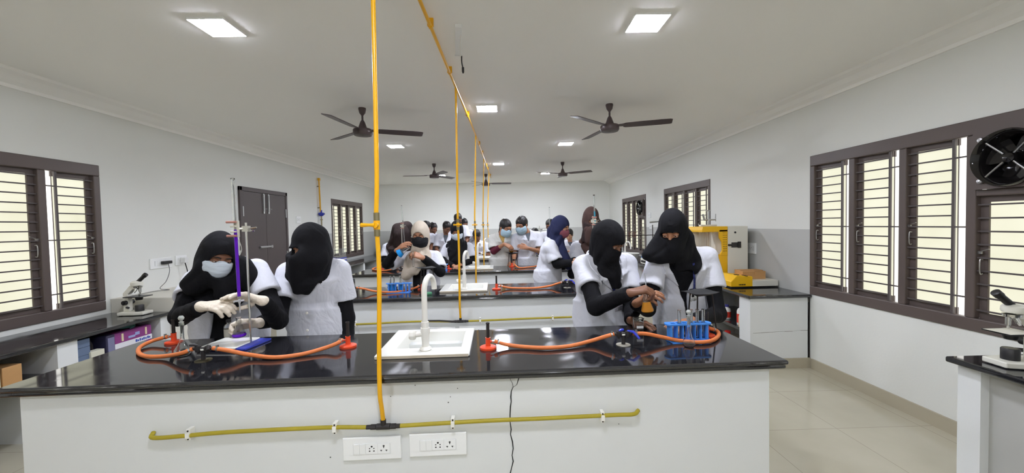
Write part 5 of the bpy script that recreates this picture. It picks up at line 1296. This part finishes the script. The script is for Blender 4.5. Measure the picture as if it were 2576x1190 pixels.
        def hairf(P):
            Q = toH(P); d = ell(Q, (0, -.020, .026), (.083, .104, .098))
            if cover == 'bob': d = smin(d, ell(Q, (0, -.03, -.03), (.084, .09, .10)), .03)
            d = d * headscale
            for a, b, r0, r1 in hx: d = smin(d, cap(P, H(*a), H(*b), r0, r1), .02)
            d = d + .0016 * np.sin(120 * Q[:, 0] + 25 * Q[:, 2]) 
            cut = smin(ell(Q, (0, .115, -.030), (.078, .088, .092)), cap(Q, (0, .13, -.02), (0, .05, -.12), .07, .08), .02)
            part = np.maximum(np.abs(Q[:, 0]) - .0015, .085 - Q[:, 2])
            return np.maximum(smax(d, -cut, .01), -part)
        pts = [head] + [H(*p) for a, b, r0, r1 in hx for p in (a, b)]
        lo, hi = bounds(pts, .06); sdf_obj('hair', hairf, np.minimum(lo, head - .145), np.maximum(hi, head + .145), min(h, .006), covermat or HAIR, root)
    if mask is not None:
        off = .016 if cover == 'niqab' else .006
        def mk(P):
            Q = toH(P); Q = (Q - V3(0, 0, -.03)) / V3(mask_scale, 1.04, mask_scale) + V3(0, 0, -.03); b = smin(ell(Q, (0, .022, -.045), (.066, .082, .080)), ell(Q, (0, .06, -.05), (.035, .052, .04)), .03) - (.012 if off > .01 else .003)
            d = b - .0058
            top = Q[:, 2] - (-.012 + .016 * np.exp(-(Q[:, 0] / .02) ** 2) - .0 * np.abs(Q[:, 0])); bot = -.112 - Q[:, 2]
            d = np.maximum(d, np.maximum(top, bot)); d = np.maximum(d, .018 - Q[:, 1]) 
            return d + .0006 * np.sin(260 * Q[:, 2])
        mo = sdf_obj('face_mask', mk, head - .16, head + .16, .0045, mask, root)
        if mask_strings and mo:
            for s in mask_strings:
                b = MB(); b.tube(spline([H(*p) for p in s], 6), .0022, 6); fast_build(b, 'mask_strap', PVC, mo)
    root['_pose'] = 0; del root['_pose']
    return dict(root=root, surf=surf, fw=fw, r=r, ax=ax, H=H, L=L)
def hipat(px, y, z=.90):
    p = np.array(at(px, 700, y=y)); p[2] = z; return p
def id_card(P_, u, t, w=.055, hgt=.085, photo=True, label_m=PLATEW):
    """lanyard strap and card on the chest; both hang on the person, so they are parts"""
    root = P_['root']; p = P_['surf'](u, t, .012); r, ax, fw = P_['r'], P_['ax'], P_['fw']; q = Matrix((tuple(-r), tuple(fw), tuple(ax))).transposed()
    b = MB(); b.box(tuple(p), (w, .004, hgt), M=q); o = fast_build(b, 'identity_card', label_m, root)
    b = MB(); b.box(tuple(p + ax * (hgt * .55) + fw * .001), (w * .8, .008, hgt * .22), M=q); fast_build(b, 'card_clip', BLKP, o)
    if photo:
        b = MB()
        for s in (-1, 1): b.box(tuple(p + r * s * w * .36 + ax * hgt * .27 + fw * .0022), (w * .26, .001, hgt * .2), M=q)
        fast_build(b, 'orange_corner', mat('orange_print', (196, 120, 56), .5), o)
        b = MB(); b.box(tuple(p + ax * hgt * .1 + fw * .0022), (w * .34, .001, hgt * .28), M=q).box(tuple(p + ax * hgt * .28 + fw * .0022), (w * .2, .001, hgt * .12), M=q); fast_build(b, 'photo', BLKP, o)
    b = MB()
    for k in range(4): b.box(tuple(p - ax * hgt * (.14 + .08 * k) + fw * .0022), (w * (.55 if k % 2 else .7) * (1 if photo else 1.1), .0008, hgt * .02), M=q)
    fast_build(b, 'printed_line', mat('print_grey', (110, 108, 116), .6), o)
    b = MB(); pts = [p + ax * hgt * .6, P_['surf'](u * .6, min(.74, t + .2), .014), P_['surf'](u * .3, .9, .03)]
    a = [np.asarray(x) for x in spline(pts, 5)]
    for x, y in zip(a, a[1:]):
        d = nv(y - x); m3 = Matrix((tuple(-r), tuple(np.cross(d, -r)), tuple(d))).transposed(); b.box(tuple((x + y) / 2), (.014, .0025, float(np.linalg.norm(y - x)) * 1.05), M=m3)
    fast_build(b, 'lanyard', LANYARD, root)

X = lambda px, py, y: np.array(at(px, py, y=y))
# ---- front bench, four students
P1 = person('person bending over the burette in a black headscarf, pale blue mask and latex gloves', hip=hipat(575, 2.62), neck=X(575, 688, 2.44), head=X(548, 640, 2.30), face=(.74, -.62, -.50),
    shR=X(490, 704, 2.44), shL=X(646, 676, 2.46), armR=dict(e=X(454, 796, 2.24), w=X(505, 772, 2.06), d=(.97, -.18, .10), n=(.05, .45, -.9), curl=[.55, .6, .65, .7], thumb=.3),
    armL=dict(e=X(700, 806, 2.32), w=X(662, 758, 2.12), d=(-.84, -.22, .34), n=(-.25, -.72, -.62), curl=[.35, .35, .42, .5], thumb=.5),
    mask=MASKW, skin=SKIN3, glove=GLOVE, opening=((-1, .05), (.4, .05), (.6, .05), (.95, .09), (1.2, .09)), drape=[(X(530, 680, 2.30), X(482, 720, 2.28), .085, .05), (X(570, 690, 2.30), X(566, 736, 2.30), .075, .05), (X(605, 670, 2.36), X(630, 700, 2.38), .06, .045)],
    wide=1.12, h=.008, sleeve_len=.50, look=-.22, lapel=False, headscale=.99, open_r=(.064, .085, .072), mask_scale=1.14, mask_strings=[[(-.070, .055, -.02), (-.100, .03, .05), (-.060, .03, .130)], [(-.070, .045, -.04), (-.104, .01, .05), (-.056, .018, .134)]], drape_r=(.17, .19, .18))
P2 = person('person in a black headscarf covering the face, watching, left of the foremost yellow pipe', hip=hipat(803, 2.64), neck=X(792, 662, 2.58), head=X(780, 614, 2.46), face=(-.56, -.72, -.36),
    shR=X(722, 684, 2.58), shL=X(856, 676, 2.60), armR=dict(e=X(700, 800, 2.42), w=X(654, 812, 2.27), d=(-.90, -.34, .02), n=(.1, -.80, -.55), curl=[.95, 1.0, 1.05, 1.1], thumb=.6, glove=True),
    armL=dict(e=X(872, 800, 2.62), w=X(874, 915, 2.58), d=(0, -.05, -1), n=(-1, 0, 0), curl=.3, glove=False), cover='niqab', skin=SKIN, glove=GLOVE, opening=((-1, -.01), (.58, -.004), (.6, .002), (.95, .06), (1.2, .06)), u0=.02,
    drape=[(X(758, 650, 2.40), X(744, 732, 2.43), .07, .02), (X(742, 640, 2.40), X(728, 690, 2.44), .035, .025), (X(800, 650, 2.46), X(792, 690, 2.48), .075, .045)], h=.0075, fold=.5, buttons=((.02, .56), (.02, .2), (.02, -.1)), lapel=True, wide=1.05, sleeve_len=.62, headscale=.98, drape_r=(.12, .16, .14))
P3 = person('person in a black headscarf dropping liquid into the amber flask, left of the right pair', hip=hipat(1512, 2.66), neck=X(1508, 648, 2.56), head=X(1530, 606, 2.44), face=(.60, -.70, -.46),
    shR=X(1466, 668, 2.54), shL=X(1576, 660, 2.62), armR=dict(e=X(1500, 772, 2.30), w=X(1582, 738, 2.12), d=(.93, -.22, .26), n=(.15, .25, -.95), curl=[1.05, 1.15, 1.2, 1.2], thumb=.6),
    armL=dict(e=X(1590, 780, 2.52), w=X(1586, 806, 2.30), d=(.66, -.74, -.04), n=(0, 0, -1), curl=.35), cover='niqab', skin=SKIN3, opening=((-1, -.01), (.42, -.002), (.44, .004), (.95, .085), (1.2, .09)), u0=-.03,
    drape=[(X(1532, 640, 2.46), X(1552, 716, 2.47), .046, .030)], neck_r=(.060, .062), h=.0075, wide=1.0, drape_r=(.09, .13, .08), sleeve_len=.56, headscale=.97)
id_card(P3, -.045, .22, photo=False, label_m=mat('grey_card', (206, 202, 214), .4))
P4 = person('person in a black headscarf holding the amber flask, tallest of the front students', hip=hipat(1715, 2.70), neck=X(1714, 634, 2.62), head=X(1692, 578, 2.50), face=(-.50, -.74, -.40),
    shR=X(1650, 660, 2.58), shL=X(1780, 644, 2.64), armR=dict(e=X(1628, 776, 2.44), w=X(1600, 764, 2.22), d=(.42, -.62, .50), n=(.75, .05, -.55), curl=[.7, .75, .8, .9], thumb=.5),
    armL=dict(e=X(1806, 790, 2.52), w=X(1744, 806, 2.25), d=(-.95, -.25, -.04), n=(-.05, -.1, -1), curl=[.22, .25, .3, .35], thumb=.1), cover='niqab', skin=SKIN, opening=((-1, .01), (.2, .012), (.42, .03), (.85, .092), (1.2, .09)), u0=.055,
    drape=[(X(1676, 622, 2.48), X(1632, 645, 2.49), .055, .020), (X(1664, 598, 2.51), X(1624, 644, 2.50), .042, .018), (X(1634, 645, 2.49), X(1694, 648, 2.49), .022, .034), (X(1694, 632, 2.48), X(1664, 648, 2.49), .06, .022), (X(1704, 630, 2.52), X(1706, 672, 2.54), .06, .04), (X(1722, 600, 2.55), X(1734, 640, 2.56), .06, .045)], h=.0075, wide=1.02, drape_r=(.09, .13, .09), sleeve_len=.56)
id_card(P4, .015, .30)
# things held between the right pair
fp = at(1629, 784, y=2.10); tm = Matrix.Rotation(math.radians(-6), 3, 'Y')
conical('conical flask of amber liquid held up between the right pair', fp, .115, .033, AMBER, .48, M=tm)
t = thing('dropper', 'thin glass dropper pinched above the amber flask', 'dropper', tuple(at(1627, 738, y=2.085)))
MB().tube([(0, 0, -.015), (-.004, 0, .05), (-.012, 0, .11)], [.0014, .0028, .0028], 10).build('glass_stem', GLASS, t, smooth=True)
# ---- second bench
P5 = person('person in a beige headscarf and black mask pouring blue liquid', hip=hipat(1060, 4.32), neck=X(1060, 637, 4.32), head=X(1057, 590, 4.24), face=(-.05, -.95, -.26),
    shR=X(1017, 648, 4.30), shL=X(1098, 645, 4.32), armR=dict(e=X(974, 664, 4.16), w=X(996, 632, 4.04), d=(.72, -.25, .55), n=(.55, .55, -.6), curl=[.45, .5, .5, .55], thumb=.5), armL=dict(e=X(1108, 684, 4.20), w=X(1066, 650, 4.02), d=(-.86, -.2, .42), n=(-.4, .6, -.6), curl=[.75, .8, .85, .9]),
    covermat=BEIGEC, skin=SKIN, mask=MASKK, opening=((-1, .07), (.3, .07), (.95, .08), (1.2, .08)), headscale=1.08, drape=[(X(1052, 628, 4.22), X(1032, 665, 4.17), .06, .055), (X(1036, 655, 4.17), X(1022, 692, 4.15), .07, .055), (X(1058, 650, 4.18), X(1044, 682, 4.15), .05, .045)], h=.008, hh=.0045, lapel=False, drape_r=(.13, .17, .12), mask_strings=[[(.066, .045, -.03), (.094, .0, -.02)], [(.066, .045, -.09), (.095, -.0, -.06)]])
M5 = Matrix.Rotation(math.radians(58), 3, 'Y')
fb = at(1008, 628, y=4.0); conical('conical flask of blue liquid tipped by the beige-scarfed person', fb + Vector((-.02, -.02, -.045)), .13, .045, BLUEL, .34, M=M5)
test_tube('test tube held by the beige-scarfed person', at(1040, 672, y=3.98), .16, .010, g='test tubes in hands')
P6 = person('person in a navy headscarf and maroon mask, seen in profile', hip=hipat(1378, 4.50), neck=X(1392, 606, 4.44), head=X(1410, 571, 4.37), face=(.76, -.50, -.34),
    shR=X(1384, 622, 4.30), shL=X(1402, 616, 4.60), armR=dict(e=X(1402, 664, 4.24), w=X(1440, 662, 4.14), d=(.95, -.3, 0), n=(.1, .2, -1), curl=.5), armL=dict(e=X(1415, 668, 4.56), w=X(1446, 655, 4.3), d=(.8, -.6, 0), n=(0, 0, -1), curl=.5), covermat=NAVYC, skin=SKIN2, mask=MASKM,
    drape=[(X(1404, 606, 4.36), X(1422, 650, 4.32), .05, .042), (X(1414, 636, 4.34), X(1430, 672, 4.29), .045, .035), (X(1388, 580, 4.44), X(1388, 602, 4.47), .05, .045)], h=.009, hh=.005, lapel=True, wide=1.1, drape_r=(.09, .13, .10), neck_r=(.062, .068), headscale=.95, mask_scale=1.0, open_r=(.062, .10, .074))
P7 = person('person in a brown headscarf with a dark face veil, behind the teal burette', hip=hipat(1488, 4.60), neck=X(1486, 606, 4.58), head=X(1487, 550, 4.48), face=(.12, -.88, -.42),
    shR=X(1448, 622, 4.56), shL=X(1530, 620, 4.58), armR=dict(e=X(1440, 690, 4.46), w=X(1470, 690, 4.2), curl=.5), armL=dict(e=X(1540, 690, 4.46), w=X(1515, 690, 4.2), curl=.5), cover='niqab', covermat=BROWNC, skin=SKIN, h=.010, hh=.006, lapel=False,
    drape=[(X(1486, 580, 4.42), X(1482, 606, 4.43), .07, .05), (X(1506, 566, 4.46), X(1512, 605, 4.48), .055, .045)], drape_r=(.16, .18, .14))
# darker veil panel hanging from her eyes
def veil(P, mat_, a, b_, w0, w1, name='face_veil'):
    root = P['root']; H = P['H']; bm = MB(); n = 14; m = 10; vs = []
    for k in (0, 1):
        for j in range(m + 1):
            for i in range(n + 1):
                s = i / n * 2 - 1; t = j / m; th = s * 1.25; rad = (.124 + .016 * t) + k * .003; w = w0 + (w1 - w0) * t
                vs.append(tuple(H(math.sin(th) * w, .012 + math.cos(th) * rad + .02 * t, a + (b_ - a) * t + .004 * math.sin(9 * s) * t)))
    N = n + 1; K = N * (m + 1); fs = []
    for j in range(m):
        for i in range(n):
            q = j * N + i; fs += [(q, q + 1, q + N + 1, q + N), (K + q, K + q + N, K + q + N + 1, K + q + 1)]
    for i in range(n): fs += [(i, K + i, K + i + 1, i + 1), (m * N + i, m * N + i + 1, K + m * N + i + 1, K + m * N + i)]
    for j in range(m): fs += [(j * N, (j + 1) * N, K + (j + 1) * N, K + j * N), (j * N + n, K + j * N + n, K + (j + 1) * N + n, (j + 1) * N + n)]
    bm.add(vs, fs); return fast_build(bm, name, mat_, root)
veil(P7, DBROWNC, -.018, -.24, .104, .124)
# ---- third bench
P8 = person('person in a long black headscarf and white mask behind the second yellow pipe', hip=hipat(1150, 6.18), neck=X(1150, 614, 6.16), headscale=1.12, head=X(1149, 580, 6.06), face=(-.05, -.85, -.52), shR=X(1124, 622, 6.16), shL=X(1180, 620, 6.18),
    armR=dict(e=X(1112, 655, 6.08), w=X(1140, 668, 5.86), curl=.5), armL=dict(e=X(1188, 655, 6.08), w=X(1160, 666, 5.84), curl=.5), skin=SKIN, mask=MASKW, opening=((-1, .06), (.9, .08), (1.2, .08)), h=.011, hh=.006, lapel=False,
    drape=[(X(1150, 612, 6.08), X(1146, 655, 6.04), .10, .10)], drape_r=(.17, .18, .2))
P9 = person('person in a dark brown headscarf with bowed head behind the beige headscarf', hip=hipat(1008, 6.22), neck=X(1008, 612, 6.2), head=X(1012, 584, 6.08), face=(.1, -.66, -.75), shR=X(972, 622, 6.2), shL=X(1042, 620, 6.2),
    armR=dict(e=X(968, 655, 6.1), w=X(1000, 664, 5.9), curl=.5), armL=dict(e=X(1050, 655, 6.1), w=X(1030, 662, 5.9), curl=.5), cover='niqab', covermat=DBROWNC, no_face=True, skin=SKIN, h=.011, hh=.006, lapel=False, drape=[(X(1010, 590, 6.02), X(1010, 612, 6.06), .1, .09), (X(1024, 570, 6.12), X(1040, 612, 6.16), .07, .06), (X(1000, 575, 6.12), X(990, 606, 6.14), .07, .05)])
P10 = person('person with tied black hair and a blue mask, left of the two masked girls', hip=hipat(1262, 6.16), headscale=1.07, neck=X(1260, 591, 6.16), head=X(1272, 572, 6.08), face=(.52, -.70, -.48), shR=X(1238, 600, 6.12), shL=X(1290, 600, 6.20),
    armR=dict(e=X(1242, 632, 6.0), w=X(1268, 614, 5.88), d=(.85, -.1, -.45), n=(.2, .6, -.7), curl=[.5, .6, .7, .8]), armL=dict(e=X(1296, 640, 6.14), w=X(1290, 655, 5.98), curl=.5), cover='hair', skin=SKIN, coat=COATC, dress=MUSTARD, sleeve=False, long_sleeve_m=MAROONC, mask=MASKB, opening=((-1, -.01), (.62, -.003), (.66, .004), (.95, .045), (1.2, .045)), h=.010, hh=.005,
    hair_extra=[((0, -.10, -.0), (0, -.115, -.03), .035, .03), ((0, -.11, -.04), (0, -.09, -.2), .025, .015)], wide=.98)
P11 = person('person with clipped black hair and a blue mask, right of the two masked girls', hip=hipat(1322, 6.16), headscale=1.07, neck=X(1325, 585, 6.16), head=X(1312, 565, 6.06), face=(-.50, -.72, -.46), shR=X(1296, 598, 6.14), shL=X(1354, 592, 6.20),
    armR=dict(e=X(1294, 640, 6.06), w=X(1292, 656, 5.86), d=(-.3, -.6, -.6), n=(0, .5, -.8), curl=.6), armL=dict(e=X(1356, 632, 6.1), w=X(1330, 625, 5.90), d=(-.9, -.2, .25), n=(-.2, .8, -.3), curl=[.5, .5, .55, .6]), cover='hair', skin=SKIN, dress=GREYC, sleeve=False, mask=MASKB, opening=((-1, -.01), (.66, -.003), (.7, .004), (.95, .04), (1.2, .04)), h=.010, hh=.005,
    hair_extra=[((0, -.10, -.02), (0, -.10, -.06), .035, .035), ((.02, -.1, -.05), (.03, -.08, -.22), .03, .018)], buttons=((.0, .45), (.0, .2)))
# wrist watch
t = thing('wrist_watch', 'dark wrist watch on the arm reaching for the burner under the dish', 'watch', tuple(at(1292, 655, y=5.87)))
MB().tube([(.03 * math.cos(a), .03 * math.sin(a), .01) for a in np.linspace(0, 2 * PI, 20)[:-1]], .006, 8, closed=True).lathe([(0, .0), (.014, 0), (.014, .008), (0, .009)], (0, -.03, .01), 16, Matrix.Rotation(PI / 2, 3, 'X')).build('watch_body', BLKP, t, smooth=True)
# ---- fourth and farthest benches
def back_row(label, hx, hy, y, face, w=26, drop=30, skin=SKIN, cover='hair', cm=None, mask=None, dress=GREYC, hair_extra=(), zlook=0, coat=COATW, collar=True, arms=None):
    head = X(hx, hy, y); k = 980 / y; f = nv(face); n = head + [-f[0] * .05, .07, -.15]
    hip = np.array([n[0] - f[0] * .03, n[1] + .04, max(.84, n[2] - .50)])
    hr = nv([-1, 0, 0] if abs(f[1]) > .5 else [-.75, -.66 * np.sign(f[0]), 0]) ; sr, sl = n + hr * .165 - [0, 0, .045], n - hr * .165 - [0, 0, .045]
    a = []
    for s, sg in ((sr, 1), (sl, -1)):
        wr = arms[0 if sg == 1 else 1] if arms else hip + [hr[0] * .1 * sg + f[0] * .1, -.32, .06]
        a.append(dict(e=ik(s, wr, hr * sg * .6 + V3(0, .3, -.6)), w=np.array(wr), curl=.5))
    return person(label, hip, n, head, face, sr, sl, a[0], a[1], cover=cover, covermat=cm, skin=skin, mask=mask, dress=dress, sleeve=False, h=.013, hh=.006, lapel=collar, opening=((-1, -.01), (.6, -.003), (.66, .004), (.95, .045), (1.2, .045)), hair_extra=hair_extra, coat=coat)
back_row('person with thick black hair turned away, behind the beige headscarf', 1072, 571, 7.95, (.6, .3, -.45), skin=SKIN3)
back_row('person in profile with dark face, right of the one with thick black hair', 1090, 574, 8.2, (.55, -.7, -.42), skin=SKIN3)
back_row('person behind and left of the black scarf and white mask, face turned down', 1124, 572, 7.95, (.5, -.62, -.6), skin=SKIN3)
back_row('tallest person of the back row, head behind the second yellow pipe', 1152, 551, 8.15, (.35, -.75, -.5), skin=SKIN3, hair_extra=[((0, -.08, .06), (0, -.09, .08), .035, .03)])
back_row('person half hidden behind the tallest one of the back row', 1167, 563, 8.42, (.5, -.7, -.45), skin=SKIN3)
back_row('person with bowed black-haired head by the third yellow pipe', 1199, 592, 8.3, (-.25, -.62, -.72), skin=SKIN3, dress=MAROONC)
back_row('person with black hair only showing above the right masked girl', 1345, 588, 8.3, (-.4, -.6, -.7), skin=SKIN3)
back_row('person with short black hair and a maroon collar left of the navy headscarf', 1383, 566, 7.95, (-.45, -.72, -.5), skin=SKIN3, dress=MAROONC)
back_row('person mostly hidden behind the navy headscarf, white collar showing', 1432, 590, 8.2, (-.3, -.8, -.45), skin=SKIN2)
# ------------------------------------------------------------------ daylight, exposure
w = bpy.data.worlds.new('daylight'); bpy.context.scene.world = w; w.use_nodes = True
bg = w.node_tree.nodes['Background']; bg.inputs[0].default_value = (1, .98, .93, 1); bg.inputs[1].default_value = 2.2
s = bpy.context.scene
s.view_settings.view_transform = 'Standard'; s.view_settings.look = 'None'; s.view_settings.exposure = 0; s.view_settings.gamma = 1
try: s.view_settings.use_curve_mapping = False
except Exception: pass
s.cycles.max_bounces = 10; s.cycles.diffuse_bounces = 7; s.cycles.glossy_bounces = 4; s.cycles.transmission_bounces = 10; s.cycles.transparent_max_bounces = 8
s.cycles.sample_clamp_indirect = 6; s.cycles.caustics_reflective = False; s.cycles.caustics_refractive = True
s.cycles.use_denoising = True
